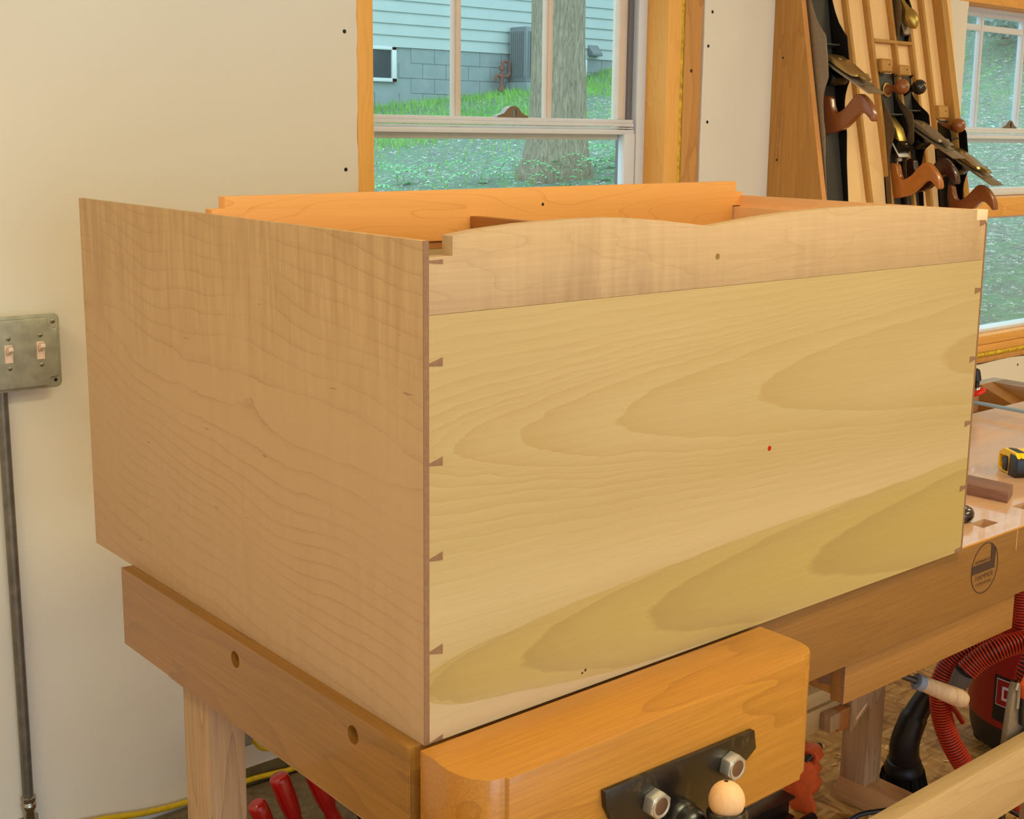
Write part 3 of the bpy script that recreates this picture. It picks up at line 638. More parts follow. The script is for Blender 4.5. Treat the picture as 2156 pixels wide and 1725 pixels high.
# slab with square dog holes in its front strip
sq = lambda x, y: [(x-0.017, y-0.006), (x-0.010, y+0.022), (x+0.026, y+0.010), (x+0.018, y-0.016)]
dogs = [[(1.3150, 0.0480), (1.3150, 0.0790), (1.3690, 0.0790), (1.3690, 0.0480)], [(1.4900, 0.0580), (1.4900, 0.0900), (1.5400, 0.0900), (1.5400, 0.0580)]]
yl = [0.0100, 0.1020, 0.1720, 0.2500, 0.3120, 0.3960, 0.4620, 0.5400, 0.6100]
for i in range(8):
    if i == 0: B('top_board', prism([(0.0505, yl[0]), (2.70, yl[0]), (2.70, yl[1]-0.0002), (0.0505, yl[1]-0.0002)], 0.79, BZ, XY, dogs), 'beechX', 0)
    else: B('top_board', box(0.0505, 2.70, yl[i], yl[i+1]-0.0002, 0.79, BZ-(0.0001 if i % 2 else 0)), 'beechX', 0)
for x0, x1, y0, y1 in ((1.313, 1.371, 0.046, 0.081), (1.488, 1.542, 0.056, 0.092)): B('dog_hole_bottom', box(x0, x1, y0, y1, 0.75, 0.7895), 'dark')
B('front_apron', box(0.0505, 2.70, 0.0100, 0.0455, 0.7250, 0.7898), 'apron', 0.0005)
B('front_apron', box(0.0505, 2.70, 0.0088, 0.0102, 0.7250, BZ-0.0032), 'apron', 0.0004)
B('apron_edge', tube([(0.62, 0.0112, BZ-0.0028), (2.70, 0.0112, BZ-0.0028)], 0.0027, 10, 1, smooth=False), 'jaw', 0)
B('joint_line', box(1.3685, 1.3692, 0.0084, 0.0090, 0.815, BZ-0.004), 'maple_pale')
# tray behind the slab
B('tray_floor', box(0.05, 2.66, 0.61, 0.817, 0.765, 0.780), 'drawer')
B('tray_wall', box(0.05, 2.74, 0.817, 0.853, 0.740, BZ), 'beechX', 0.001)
B('tray_end', box(2.667, 2.74, 0.60, 0.8168, 0.740, BZ), 'beechY', 0.001)
B('tray_ramp', prism([(0.612, 0.780), (0.8165, 0.780), (0.8165, BZ-0.001)], 2.600, 2.666, YZ), 'drawer', 0)
B('slab_end_cap', box(2.7005, 2.76, 0.0088, 0.60, 0.72, BZ), 'beechY', 0.001)
# drawer case
B('drawer_front', box(0.8600, 1.3965, 0.0180, 0.0450, 0.6505, 0.7245), 'drawer', 0.0008, 'lower board under the apron')
B('drawer_side', box(0.8610, 0.8800, 0.0450, 0.42, 0.6600, 0.7245), 'drawer', 0.0005)
B('drawer_dovetail', prism([(0.0455, 0.676), (0.0455, 0.703), (0.070, 0.708), (0.070, 0.671)], 0.8600, 0.8612, YZ), 'walnut')
B('drawer_dovetail', prism([(0.0182, 0.6508), (0.0182, 0.724), (0.0235, 0.724), (0.0235, 0.6508)], 0.8594, 0.8600, YZ), 'walnut')
# legs, feet, stretchers
def leg(x0, x1, y0, y1, z0=0.06): return B('leg', box(x0, x1, y0, y1, z0, 0.727), 'leg', 0.002)
leg(0.035, 0.100, 0.655, 0.745); leg(1.607, 1.668, 0.463, 0.535); leg(1.710, 1.770, 0.06, 0.13); leg(0.06, 0.12, 0.06, 0.13)
B('foot', prism([(0.0, 0.0), (0.5617, 0.0), (0.535, 0.0606), (0.0, 0.0606)], 1.607, 1.672, YZ), 'foot', 0.0015)
B('foot', box(0.035, 0.100, 0.0, 0.80, 0, 0.06), 'foot', 0.0015)
B('stretcher', box(0.1205, 1.7095, 0.050, 0.086, 0.2110, 0.3445), 'stretch', 0.0015, 'pale front stretcher')
B('stretcher', box(0.101, 1.606, 0.470, 0.500, 0.256, 0.312), 'stretch', 0.001)
B('stretcher', box(0.101, 1.606, 0.474, 0.500, 0.317, 0.352), 'stretch', 0.001)
B('hanging_rail', prism([(1.506, 0.236), (1.578, 0.285), (1.578, 0.7245), (1.506, 0.7245)], 0.443, 0.4625, XZ), 'leg', 0.001)
B('cleat', prism([(1.524, 0.262), (1.560, 0.288), (1.562, 0.296), (1.522, 0.270)], 0.4405, 0.4428, XZ), 'maple_pale')
B('bearer_end', box(1.424, 1.462, 0.440, 0.4695, 0.262, 0.302), 'leg', 0.002)
B('bearer_block', box(1.462, 1.505, 0.446, 0.4695, 0.250, 0.300), 'cherry_y', 0.002)
# long front-to-back supports under the top
B('cross_rail', box(0.0355, 0.0995, 0.0, 0.80, 0.66, 0.7265), 'leg', 0.001)
B('cross_rail', box(1.608, 1.667, 0.06, 0.78, 0.66, 0.7245), 'leg', 0.001)
# maker's mark burned into the apron: oval, L-shaped bar, three lines of lettering
ym = 0.0085
Tm = lambda x, z: (x, ym, z)
cx0, cz0, rx, rz = 1.2600, 0.8045, 0.0455, 0.0485
def to3(p, q, r): return (p, ym-0.0002-r, q)
outer = circ(cx0, cz0, 1, 48); 
o_ = [(cx0+(p-cx0)*rx, cz0+(q-cz0)*rz) for p, q in outer]; i_ = [(cx0+(p-cx0)*(rx-0.0016), cz0+(q-cz0)*(rz-0.0016)) for p, q in outer]
B('oval_mark', prism(o_, 0.0, 0.0003, to3, [i_[::-1]]), 'logo')
def oval_x(z, s): return cx0+s*(rx-0.001)*math.sqrt(max(0, 1-((z-cz0)/(rz-0.001))**2))
zb0, zb1 = 0.7985, 0.8150
bar = [(oval_x(zb0, -1), zb0), (cx0+0.0340, zb0), (cx0+0.0350, 0.8425-0.006), (oval_x(0.8425, 1)-0.004, 0.8425), (cx0+0.0175, oval_x(0, 0) and 0.849), (cx0+0.0190, zb1), (oval_x(zb1, -1), zb1)]
B('oval_bar', prism(bar, 0.0, 0.0003, to3), 'logo')
def wr(s, size, x, z, m, sx=1.0): return B('lettering', text_geo(s, size, lambda p, q, r: (x+p*sx, ym-0.0004, z+q)), m)
wr('HOFMANN &', 0.0086, cx0-0.0095, 0.8170, 'logo', 0.98)
wr('HAMMER', 0.0150, cx0+0.0008, 0.7842, 'logof', 1.02)
wr('HOBELBÄNKE', 0.0086, cx0+0.0005, 0.7735, 'logof', 0.98)

# ---- vise jaw and its iron plate
VJ = thing('bench_vise', 'front vise of the bench, thick orange beech jaw with a black iron plate', 'vise', (0.29, -0.065, 0.66))
def V(n, g, m, bev=0, lab=None, **k): return mk(n, g, M[m], VJ, bevel=bev, label=lab, **k)
jaw = [(-0.0175, -0.006), (-0.0175, -0.036)]+arc(0.0185, -0.086, 0.036, 195, 262, 8)[0:0]
jaw += [(-0.0195, -0.045), (-0.0205, -0.062), (-0.0185, -0.080), (-0.0120, -0.098), (-0.0020, -0.111), (0.0080, -0.117), (0.0150, -0.1185), (0.0195, -0.1185), (0.0215, -0.125), (0.5600, -0.125), (0.5620, -0.1175), (0.5700, -0.1175), (0.5840, -0.113), (0.5950, -0.102), (0.6015, -0.086), (0.6035, -0.070), (0.6035, -0.006)]
V('jaw', prism(jaw, 0.6765, BZ, XY), 'jaw', 0.0012, 'thick beech jaw with rounded ends')
pp = [(0.1650, 0.7975), (0.4430, 0.7915), (0.4480, 0.7640), (0.3960, 0.7330), (0.3960, 0.6900), (0.2100, 0.6900), (0.1680, 0.7745)]
V('plate', prism(pp, -0.1335, -0.1252, XZ), 'blackmetal', 0.0008, 'greasy black iron plate')
def nut(x, z):
    hexa = circ(x, z, 0.0185, 6, 0.3)
    n_ = V('nut', prism(hexa, -0.1500, -0.1335, XZ), 'nut', 0.0014, 'zinc hex nut')
    mk('nut_rim', lathe([(0.0152, 0), (0.0148, 0.0014), (0.0130, 0.0018), (0.0112, 0.0010), (0.0108, -0.003)], (x, -0.1500, z), (0, -1, 0), 24), M['nut'], n_, smooth=True)
    mk('bolt_end', lathe([(0.0116, -0.002), (0.0114, 0.0004), (0.0100, 0.0009), (0.003, 0.0009)], (x, -0.1500, z), (0, -1, 0), 20), M['nutdark'], n_, smooth=True)
nut(0.2467, 0.7570); nut(0.3900, 0.7605)
V('screw_boss', lathe([(0.0285, 0), (0.0285, 0.006), (0.0255, 0.010), (0.0245, 0.012), (0.0250, 0.020), (0.0215, 0.032), (0.013, 0.038), (0.003, 0.040)], (0.300, -0.1335, 0.7120), (0, -1, 0), 28), 'blackmetal', 0, smooth=True)
V('screw_head', lathe([(0.018, 0), (0.024, 0.004), (0.024, 0.028), (0.017, 0.040), (0.004, 0.043)], (0.322, -0.1800, 0.676), (0, 0, 1), 24), 'blackmetal', 0, smooth=True)
import mathutils
ball = []
for i in range(13):
    a = -math.pi/2+math.pi*i/12; ball.append((max(0.0008, 0.0232*math.cos(a)), 0.0246*math.sin(a)))
BC = (0.3235, -0.1900, 0.7560)
V('ball_knob', lathe(ball, BC, (0.05, 0.12, 1), 28), 'ballwood', 0, 'pale turned wooden ball on the handle', smooth=True)
V('ball_pin', lathe([(0.0030, 0), (0.0026, 0.0006), (0.001, 0.0003)], (BC[0]+0.001, BC[1]+0.0028, BC[2]+0.0242), (0.05, 0.12, 1), 10), 'screwb')
V('handle_bar', tube([(BC[0]-0.001, BC[1]-0.002, BC[2]-0.02), (BC[0]-0.006, BC[1]-0.01, 0.60)], 0.0125, 14, 1, smooth=False), 'blackmetal', smooth=True)
V('handle_ring', lathe([(0.0200, -0.012), (0.0245, -0.008), (0.0262, 0.003), (0.0262, 0.009), (0.0240, 0.012), (0.020, 0.010), (0.012, 0.0)], (BC[0]-0.0015, BC[1]-0.003, BC[2]-0.0235), (0.05, 0.1, 1), 28), 'blackmetal', smooth=True)
V('guide_rod', tube([(0.30, -0.12, 0.668), (0.30, 0.30, 0.668)], 0.011, 14, 1, smooth=False), 'pipe', smooth=True)

# ============================================================ PLANE RACK
K = 0.163; cs = 1/math.hypot(1, K)
def F(x, u, w_): return (x, 1.26+cs*(K*u-w_), 1.40+cs*(u+K*w_))
U0, U1 = -0.32, 0.86
RK = thing('plane_rack', 'leaning wooden wall rack with vertical dividers that holds the hand planes', 'tool rack', (2.78, 1.40, 1.08))
def RKP(n, g, m, bev=0, lab=None, **k): return mk(n, g, M[m], RK, bevel=bev, label=lab, **k)
def yf_(z): return 1.26+K*(z-1.40)
yf2 = lambda z: 1.268+0.195*(z-1.40)
sp_ = [(yf2(1.08), 1.08), (W-0.0005, 1.08), (W-0.0005, 2.26), (yf2(2.26), 2.26)]
RKP('side_board', prism(sp_, 2.388, 2.4085, YZ), 'rack_side', 0.0005, 'brown tapering side board facing left')
RKP('side_board_edge', prism([(p+0, q) for p, q in [(yf2(1.08)-0.001, 1.08), (yf2(1.08)+0.003, 1.08), (yf2(2.26)+0.003, 2.26), (yf2(2.26)-0.001, 2.26)]], 2.3885, 2.4095, YZ), 'rack_edge')
def skew(x, u, t_=0.60): return x+0.05*(1-u/0.60)
def strip(x, wd, ua, ub, wf, n='divider', m='divider', sk=True, w0=-0.034):
    T = lambda a, u, w_: F((skew(a, u) if sk else a), u, w_)
    vs = [T(a, u, w_) for w_ in (w0, wf) for u in (ua, ub) for a in (x, x+wd)]
    o = RKP(n, (vs, [(0, 2, 3, 1), (4, 5, 7, 6), (0, 1, 5, 4), (2, 6, 7, 3), (0, 4, 6, 2), (1, 3, 7, 5)]), m, 0.0004)
    return o
RKP('back_panel', box(2.409, 3.225, U0, U1, -0.046, -0.034, F), 'rack_back')
for x, ua, ub in ((2.598, U0, U1), (2.710, U0, U1), (2.935, U0, U1), (3.022, U0, U1)): strip(x, 0.014, ua, ub, -0.016)
strip(2.838, 0.012, U0, 0.482, -0.016); strip(2.838, 0.012, 0.492, U1, -0.016)
strip(3.112, 0.034, U0, U1, 0.002, 'side_board', 'divider')
def bx(x0, x1, u0, u1, w0, w1): return box(x0, x1, u0, u1, w0, w1, F)
RKP('cross_bar', bx(2.735, 2.946, 0.482, 0.492, -0.033, -0.015), 'divider', 0.0006)
for x0, x1, u0, u1 in ((2.745, 2.800, 0.388, 0.430), (2.842, 2.898, 0.380, 0.414), (3.052, 3.108, 0.245, 0.288)):
    b_ = RKP('retaining_block', prism([(u0, -0.033), (u1, -0.033), (u1-0.002, -0.006), (u1-0.008, -0.001), (u0, -0.001), (u0-0.004, -0.010), (u0+0.002, -0.014)], x0, x1, lambda p, q, r: F(r, p, q)), 'divider', 0.0008, 'small wooden retaining block')
    mk('screw', lathe([(0.003, 0), (0.002, 0.0004)], F((x0+x1)/2+0.012, (u0+u1)/2, -0.0009), tuple(Vector(F(0, 0, 1))-Vector(F(0, 0, 0))), 10), M['screwb'], b_)
for q in ((2.3879, 1.44, 1.81), (2.3879, 1.445, 1.50)):
    RKP('screw', lathe([(0.0035, 0), (0.003, 0.0003)], q, (-1, 0, 0), 10), 'screwb')

# ---- hand planes
WV = (Vector(F(0, 0, 1))-Vector(F(0, 0, 0))).normalized(); UV = (Vector(F(0, 1, 0))-Vector(F(0, 0, 0))).normalized()
TOTE = [(0.3035, -0.030), (0.3040, -0.016), (0.3010, -0.006), (0.2930, 0.0000), (0.2700, 0.0020), (0.2540, 0.0060), (0.2460, 0.0150), (0.2475, 0.0300), (0.2560, 0.0500), (0.2700, 0.0680), (0.2840, 0.0860), (0.2895, 0.0970), (0.2880, 0.1080), (0.2790, 0.1190), (0.2640, 0.1310), (0.2450, 0.1420), (0.2250, 0.1490), (0.2060, 0.1500), (0.1990, 0.1450), (0.2010, 0.1380), (0.2130, 0.1310), (0.2260, 0.1200), (0.2330, 0.1080), (0.2290, 0.0920), (0.2150, 0.0720), (0.2000, 0.0480), (0.1920, 0.0250), (0.1890, -0.0060), (0.1900, -0.030)]
def bar_uw(p, q, th, x0, x1, side=1):
    """flat bar from p to q in (u,w), thickness th to one side"""
    d = (q[0]-p[0], q[1]-p[1]); l = math.hypot(*d); n_ = (-d[1]/l*th*side, d[0]/l*th*side)
    return prism([p, q, (q[0]+n_[0], q[1]+n_[1]), (p[0]+n_[0], p[1]+n_[1])], x0, x1, lambda a, b, r: F(r, a, b))
def hand_plane(name, label, x0, x1, du, cheek, toe, heel, knob_u, matb, mtote, mknob, mcap, cheekmat, style='bench', knob_x=0):
    H_ = thing(name, label, 'hand plane', F((x0+x1)/2, heel, -0.034), 'hand planes on the rack')
    A = lambda n, g, m, bev=0, lab=None, **k: mk(n, g, M[m], H_, bevel=bev, label=lab, **k)
    T = lambda a, b, r: F(r, a, b)
    poly = [(heel, -0.033)]+cheek+[(toe, -0.033)]
    A('body', join(box(x0, x1, heel, toe, -0.0335, -0.028, F)), 'bed', 0.0008)
    A('cheek', prism(poly, x0, x0+0.0035, T), cheekmat, 0.0006, 'grey iron side of the sole')
    A('cheek', prism(poly, x1-0.0035, x1, T), 'japan', 0.0006)
    A('cross_rib', box(x0+0.003, x1-0.003, 0.455+du if style != 'block' else toe-0.05, 0.459+du if style != 'block' else toe-0.046, -0.03, 0.004, F), 'bed')
    xm = (x0+x1)/2; tw = 0.0135
    def tt(n, pts, m, w_=tw, bev=0.0085): return A(n, prism(pts, xm-w_, xm+w_, T), m, bev, seg=3, angle=60)
    tote = tt('tote', [(a+du, b) for a, b in TOTE], mtote)
    mk('tote_nut', lathe([(0.005, 0), (0.0045, 0.001), (0.001, 0.0012)], F(xm, 0.262+du, 0.1325), (Vector(F(0, 0.8, 0.6))-Vector(F(0, 0, 0)))[:], 12), M['brass'], tote)
    # frog, iron, chip breaker, lever cap
    xi0, xi1 = x0+0.012, x1-0.012
    A('frog', prism([(0.40+du, -0.03), (0.335+du, -0.03), (0.330+du, 0.02), (0.345+du, 0.045), (0.370+du, 0.020)], xi0+0.004, xi1-0.004, T), 'japan', 0.001)
    I0 = (0.432+du, -0.030); I1 = (0.2810+du, 0.1590)
    if style == 'bench':
        A('iron', bar_uw(I0, I1, 0.003, xi0, xi1), 'blade', 0.0004, 'steel plane iron')
        lv = lambda s, o: (I0[0]+(I1[0]-I0[0])*s+o*0.781, I0[1]+(I1[1]-I0[1])*s+o*0.624)
        A('chip_breaker', prism([lv(0.04, 0.0), lv(0.76, 0.0), lv(0.80, -0.0), lv(0.80, 0.003), lv(0.3, 0.003), lv(0.1, 0.006), lv(0.04, 0.002)], xi0+0.001, xi1-0.001, T), 'iron', 0.0003)
        cap = [lv(0.06, 0.006), lv(0.30, 0.008), lv(0.56, 0.008), lv(0.66, 0.010), lv(0.70, 0.014), lv(0.66, 0.020), lv(0.60, 0.016), lv(0.40, 0.022), lv(0.20, 0.022), lv(0.07, 0.012)]
        lc = A('lever_cap', prism(cap, xi0+0.003, xi1-0.003, T), mcap, 0.0015, 'polished lever cap')
        mk('cam_lever', prism([lv(0.62, 0.014), lv(0.74, 0.010), lv(0.80, 0.014), lv(0.81, 0.020), lv(0.76, 0.022), lv(0.64, 0.020)], xm-0.014, xm+0.014, T), M[mcap], lc, bevel=0.002)
        mk('cap_screw', lathe([(0.008, 0), (0.0075, 0.003), (0.001, 0.0035)], F(xm, *lv(0.28, 0.021)), (Vector(F(0, 0.781, 0.624))-Vector(F(0, 0, 0)))[:], 14), M['brass'], lc, smooth=True)
        A('adjusting_nut', lathe([(0.007, 0), (0.013, 0.002), (0.015, 0.005), (0.015, 0.011), (0.010, 0.013), (0.004, 0.02)], F(xm, 0.350+du, 0.012), (-UV)[:], 18), 'brass', smooth=True)
        A('lateral_lever', bar_uw((0.38+du, 0.03), (0.300+du, 0.118), 0.003, xm-0.004, xm+0.004, -1), 'iron2')
    else:   # low angle: iron lies flat, brass cap with a round knurled nut
        A('iron', bar_uw((0.42+du, -0.026), (0.318+du, 0.022), 0.003, xi0, xi1), 'paper', 0.0004, 'pale steel plane iron')
        lc = A('lever_cap', prism([(0.455+du, -0.018), (0.41+du, 0.012), (0.375+du, 0.020), (0.335+du, 0.026), (0.332+du, 0.018), (0.37+du, 0.008), (0.43+du, -0.022)], xi0+0.006, xi1-0.006, T), 'brass', 0.002, 'curved brass lever cap')
        mk('cap_nut', lathe([(0.009, 0), (0.0125, 0.001), (0.0125, 0.012), (0.010, 0.014), (0.001, 0.0142)], F(xm, 0.352+du, 0.018), (WV-UV*0.4)[:], 20), M['brass'], lc, smooth=True)
        A('adjusting_nut', lathe([(0.006, 0), (0.012, 0.002), (0.012, 0.012), (0.004, 0.014)], F(xm, 0.318+du, 0.0), (-UV)[:], 18), 'iron', smooth=True)
        A('adjusting_rod', tube([F(xm, 0.32+du, -0.005), F(xm, 0.20+du, -0.012)], 0.003, 10, 1, smooth=False), 'blade', smooth=True)
    if knob_u is not None:
        kp = [(0.019, 0), (0.020, 0.004), (0.016, 0.012), (0.0115, 0.022), (0.0105, 0.028), (0.013, 0.036)]
        for i in range(1, 13):
            a = -1.0+(math.pi/2+1.0)*i/12; kp.append((max(0.001, 0.0245*math.cos(a)), 0.0605+0.0235*math.sin(a)))
        kc = F(xm+knob_x, knob_u, -0.0285)
        kb = A('front_knob', lathe(kp, kc, WV[:], 26), mknob, 0, 'turned wooden front knob', smooth=True)
        mk('knob_bolt', lathe([(0.0055, 0), (0.005, 0.0012), (0.001, 0.0014)], (Vector(kc)+WV*0.0835)[:], WV[:], 14), M['brass'], kb, smooth=True)
    return H_, A, xm
ck1 = [(-0.03, -0.012), (0.10, -0.006), (0.19, 0.003), (0.2253, 0.001), (0.255, 0.001), (0.285, 0.004), (0.305, 0.009), (0.327, 0.018), (0.342, 0.027), (0.352, 0.0307), (0.40, 0.0325), (0.44, 0.032), (0.470, 0.0320), (0.481, 0.029), (0.488, 0.0233), (0.5229, 0.0052), (0.5599, -0.0063), (0.5888, -0.0121), (0.62, -0.016), (0.71, -0.016)]
hand_plane('hand_plane', 'long jointer plane with a reddish tote, largest plane, leftmost on the rack', 2.4155, 2.527, 0, ck1, 0.71, -0.03, 0.622, 'japan', 'tote', 'tote', 'bronze', 'iron')
ck2 = [(-0.07, -0.0135), (0.0685, -0.011), (0.111, -0.007), (0.1407, 0.001), (0.1669, 0.0105), (0.1969, 0.0170), (0.215, 0.0165), (0.2344, 0.0118), (0.265, -0.002), (0.3042, -0.0190), (0.3396, -0.0275), (0.375, -0.026), (0.386, -0.016)]
h2_, A2, xm2 = hand_plane('hand_plane', 'low-angle plane with a golden brown tote and pale blade, second from the left', 2.7555, 2.836, -0.207, ck2, 0.386, -0.07, 0.333, 'japan', 'tote2', 'tote', 'brass', 'iron2', 'low')
A2('knob_ring', lathe([(0.022, 0), (0.0235, 0.002), (0.0235, 0.005), (0.02, 0.007)], F(xm2, 0.333, -0.0285), WV[:], 24), 'brass', smooth=True)
ck3 = [(-0.06, -0.0127), (0.0952, -0.008), (0.1314, 0.004), (0.150, 0.020), (0.1603, 0.028), (0.19, 0.031), (0.2156, 0.032), (0.245, 0.0315), (0.256, 0.025), (0.2798, 0.002), (0.3118, -0.021), (0.33, -0.026), (0.375, -0.026), (0.385, -0.014)]
hand_plane('hand_plane', 'plane with a black front knob and dark tote, overlapped by the golden one', 2.845, 2.940, -0.193, ck3, 0.385, -0.06, 0.335, 'japan', 'tote3', 'blackwood', 'iron', 'iron2')
ck4 = [(a-0.282, b) for a, b in ck1[2:14]]+[(0.222, -0.006), (0.235, -0.020), (0.240, -0.012)]
hand_plane('hand_plane', 'smoothing plane with a round brown knob, rightmost plane in front of the far window', 3.060, 3.158, -0.282, ck4, 0.240, -0.13, 0.213, 'japan', 'tote', 'tote', 'bronze', 'japan')
# small block plane on the upper middle bay
BP = thing('block_plane', 'small block plane with a bulbous brass lever cap, on the cross bar', 'hand plane', F(2.86, 0.494, -0.034), 'hand planes on the rack')
def Q(n, g, m, bev=0, lab=None, **k): return mk(n, g, M[m], BP, bevel=bev, label=lab, **k)
T_ = lambda a, b, r: F(r, a, b)
Q('body', bx(2.862, 2.925, 0.494, 0.68, -0.033, -0.028), 'bed', 0.0005)
cp_l = [(0.494, -0.033), (0.494, -0.016), (0.52, -0.008), (0.56, 0.004), (0.60, 0.006), (0.64, -0.006), (0.68, -0.012), (0.68, -0.033)]
Q('cheek', prism(cp_l, 2.862, 2.866, T_), 'iron2', 0.0006); Q('cheek', prism(cp_l, 2.921, 2.925, T_), 'japan', 0.0006)
Q('lever_cap', lathe([(0.003, -0.045), (0.010, -0.040), (0.019, -0.028), (0.0235, -0.012), (0.024, 0.0), (0.021, 0.014), (0.014, 0.028), (0.009, 0.05), (0.008, 0.08)], F(2.896, 0.565, 0.014), (UV*0.95-WV*0.42)[:], 26), 'brass', 0, 'bulbous brass lever cap', smooth=True)
Q('iron', bar_uw((0.64, -0.022), (0.512, 0.004), 0.003, 2.872, 2.915), 'iron', 0.0003)
Q('adjusting_nut', lathe([(0.006, 0), (0.011, 0.002), (0.011, 0.010), (0.003, 0.012)], F(2.895, 0.52, -0.006), (-UV)[:], 16), 'iron', smooth=True)

# ============================================================ THINGS ON THE BENCH
tag(mk('walnut_block', prism([(1.503, 0.106), (1.568, 0.132), (1.560, 0.330), (1.485, 0.315)], BZ+0.0002, BZ+0.0225, XY), M['walnut'], bevel=0.001), 'short dark walnut offcut lying on the bench right of the chest', 'wood block')
dk = thing('round_knob', 'black round rubber-rimmed knob with a pale face, beside the dog hole', 'knob', (1.322, 0.108, BZ))
mk('rim', lathe([(0.018, 0.0), (0.027, 0.003), (0.031, 0.010), (0.031, 0.017), (0.027, 0.024), (0.020, 0.027), (0.017, 0.025)], (1.322, 0.108, BZ), (0, 0, 1), 32), M['blackwood'], dk, smooth=True)
mk('face', lathe([(0.017, 0.0), (0.0165, 0.0015), (0.010, 0.0005), (0.006, 0.0025), (0.001, 0.003)], (1.322, 0.108, BZ+0.0248), (0, 0, 1), 24), M['bluebar'], dk, smooth=True, label='pale grey face')
tm = thing('tape_measure', 'yellow and black tape measure standing on the bench at the right edge', 'tape measure', (1.74, 0.2, BZ))
ta = math.atan2(0.19-0.261, 1.69-1.736); tu = Vector((math.cos(ta), math.sin(ta), 0)); tv = Vector((-tu.y, tu.x, 0))
if tv.x < 0: tv = -tv
t0 = Vector((1.737, 0.262, BZ+0.001))
Tt = lambda a, b, c: tuple(t0+tu*a+tv*b+Vector((0, 0, c)))
def tprism(poly, b0, b1): return prism(poly, b0, b1, lambda p, q, r: Tt(p, r, q))
case = [(0.004, 0.0), (0.076, 0.0), (0.084, 0.010), (0.084, 0.040), (0.070, 0.052), (0.020, 0.052), (0.0, 0.040), (-0.003, 0.012)]
win_ = [(0.004, 0.008), (0.004, 0.036), (0.040, 0.038), (0.040, 0.007)]
mk('case', join(tprism(case, 0.006, 0.074)), M['tapey'], tm, bevel=0.006, seg=3)
mk('case_face', prism(case, 0.0, 0.007, lambda p, q, r: Tt(p, r, q), [win_]), M['tapey'], tm)
mk('grip', prism([(0.046, -0.001), (0.0765, -0.001), (0.0852, 0.010), (0.0852, 0.0405), (0.071, 0.047), (0.050, 0.047)], -0.002, 0.070, lambda p, q, r: Tt(p, r, q)), M['black'], tm, bevel=0.002, label='black rubber grip')
mk('lock_button', prism([(0.024, 0.006), (0.041, 0.005), (0.043, 0.020), (0.041, 0.036), (0.024, 0.037)], -0.004, 0.004, lambda p, q, r: Tt(p, r, q)), M['black'], tm, bevel=0.0015)
mk('tape_tongue', prism([(0.006, 0.019), (0.024, 0.018), (0.024, 0.026), (0.006, 0.027)], 0.003, 0.0065, lambda p, q, r: Tt(p, r, q)), M['greyp'], tm)
mk('printed_label', prism([(0.020, 0.012), (0.022, 0.009), (0.066, 0.009), (0.068, 0.024), (0.030, 0.024)], 0.0522, 0.0526, lambda p, q, r: Tt(p, q, r)), M['black'], tm, label='black printed label')
# bar clamp across the bench
bc = thing('bar_clamp', 'steel bar clamp with a red swivel pad lying across the bench beyond the chest', 'clamp', (2.22, 0.5, BZ))
mk('bar', prism([(2.213, 0.12), (2.229, 0.12), (2.243, 0.95), (2.227, 0.95)], BZ+0.024, BZ+0.031, XY), M['bluebar'], bc, bevel=0.0008)
mk('fixed_jaw', prism([(0.10, BZ), (0.125, BZ), (0.125, BZ+0.036), (0.10, BZ+0.04)], 2.205, 2.238, YZ), M['redc'], bc, bevel=0.003)
pc = Vector((2.2885, 0.645, BZ+0.0425)); ax_ = Vector((0.25, 0.35, 1)).normalized()
mk('screw', lathe([(0.0070, 0.012), (0.0080, 0.014), (0.0066, 0.017), (0.0080, 0.020), (0.0066, 0.023), (0.0080, 0.026), (0.0070, 0.03), (0.0125, 0.034), (0.0105, 0.056), (0.009, 0.062), (0.003, 0.066)], pc[:], (-0.10, 0.05, 1), 16), M['black'], bc, smooth=True)
mk('swivel_ball', lathe([(0.012, 0.004), (0.0105, 0.009), (0.0085, 0.014), (0.006, 0.016)], pc[:], (0, 0, 1), 16), M['chrome'], bc, smooth=True)
mk('swivel_pad', lathe([(0.014, -0.006), (0.023, -0.003), (0.0245, 0.001), (0.0235, 0.005), (0.015, 0.008)], pc[:], (-0.35, 0.30, 1), 28), M['redc'], bc, smooth=True, label='red plastic swivel pad')
mk('sliding_jaw', prism([(0.655, BZ+0.020), (0.685, BZ+0.020), (0.685, BZ+0.075), (0.655, BZ+0.078)], 2.222, 2.272, YZ), M['redc'], bc, bevel=0.003)

# ============================================================ UNDER THE BENCH, RIGHT
hc = thing('clamp_handle', 'turned wooden clamp handle with a grey ferrule sticking out under the bench', 'clamp', (1.22, 0.1, 0.57))
hp = [Vector(v) for v in ((1.10, 0.165, 0.620), (1.175, 0.12, 0.584), (1.206, 0.10, 0.567), (1.224, 0.09, 0.559), (1.300, 0.066, 0.520))]
hd = (hp[4]-hp[1]).normalized()
mk('screw', tube([hp[0], hp[2]], 0.0062, 12, 1, smooth=False), M['darksteel'], hc, smooth=True)
mk('clamp_arm', prism([(1.085, 0.600), (1.115, 0.600), (1.115, 0.7240), (1.085, 0.7240)], 0.155, 0.175, XZ), M['darksteel'], hc, bevel=0.002)
mk('ferrule', lathe([(0.013, 0), (0.0155, 0.002), (0.0155, 0.016), (0.0145, 0.018)], hp[2][:], hd[:], 22), M['greyblue'], hc, smooth=True)
mk('wooden_grip', lathe([(0.0135, 0), (0.0150, 0.012), (0.0165, 0.045), (0.0178, 0.080), (0.0178, 0.095), (0.014, 0.108), (0.008, 0.112), (0.001, 0.113)], (hp[2]+hd*0.016)[:], hd[:], 24), M['leg'], hc, smooth=True, label='worn wooden grip')
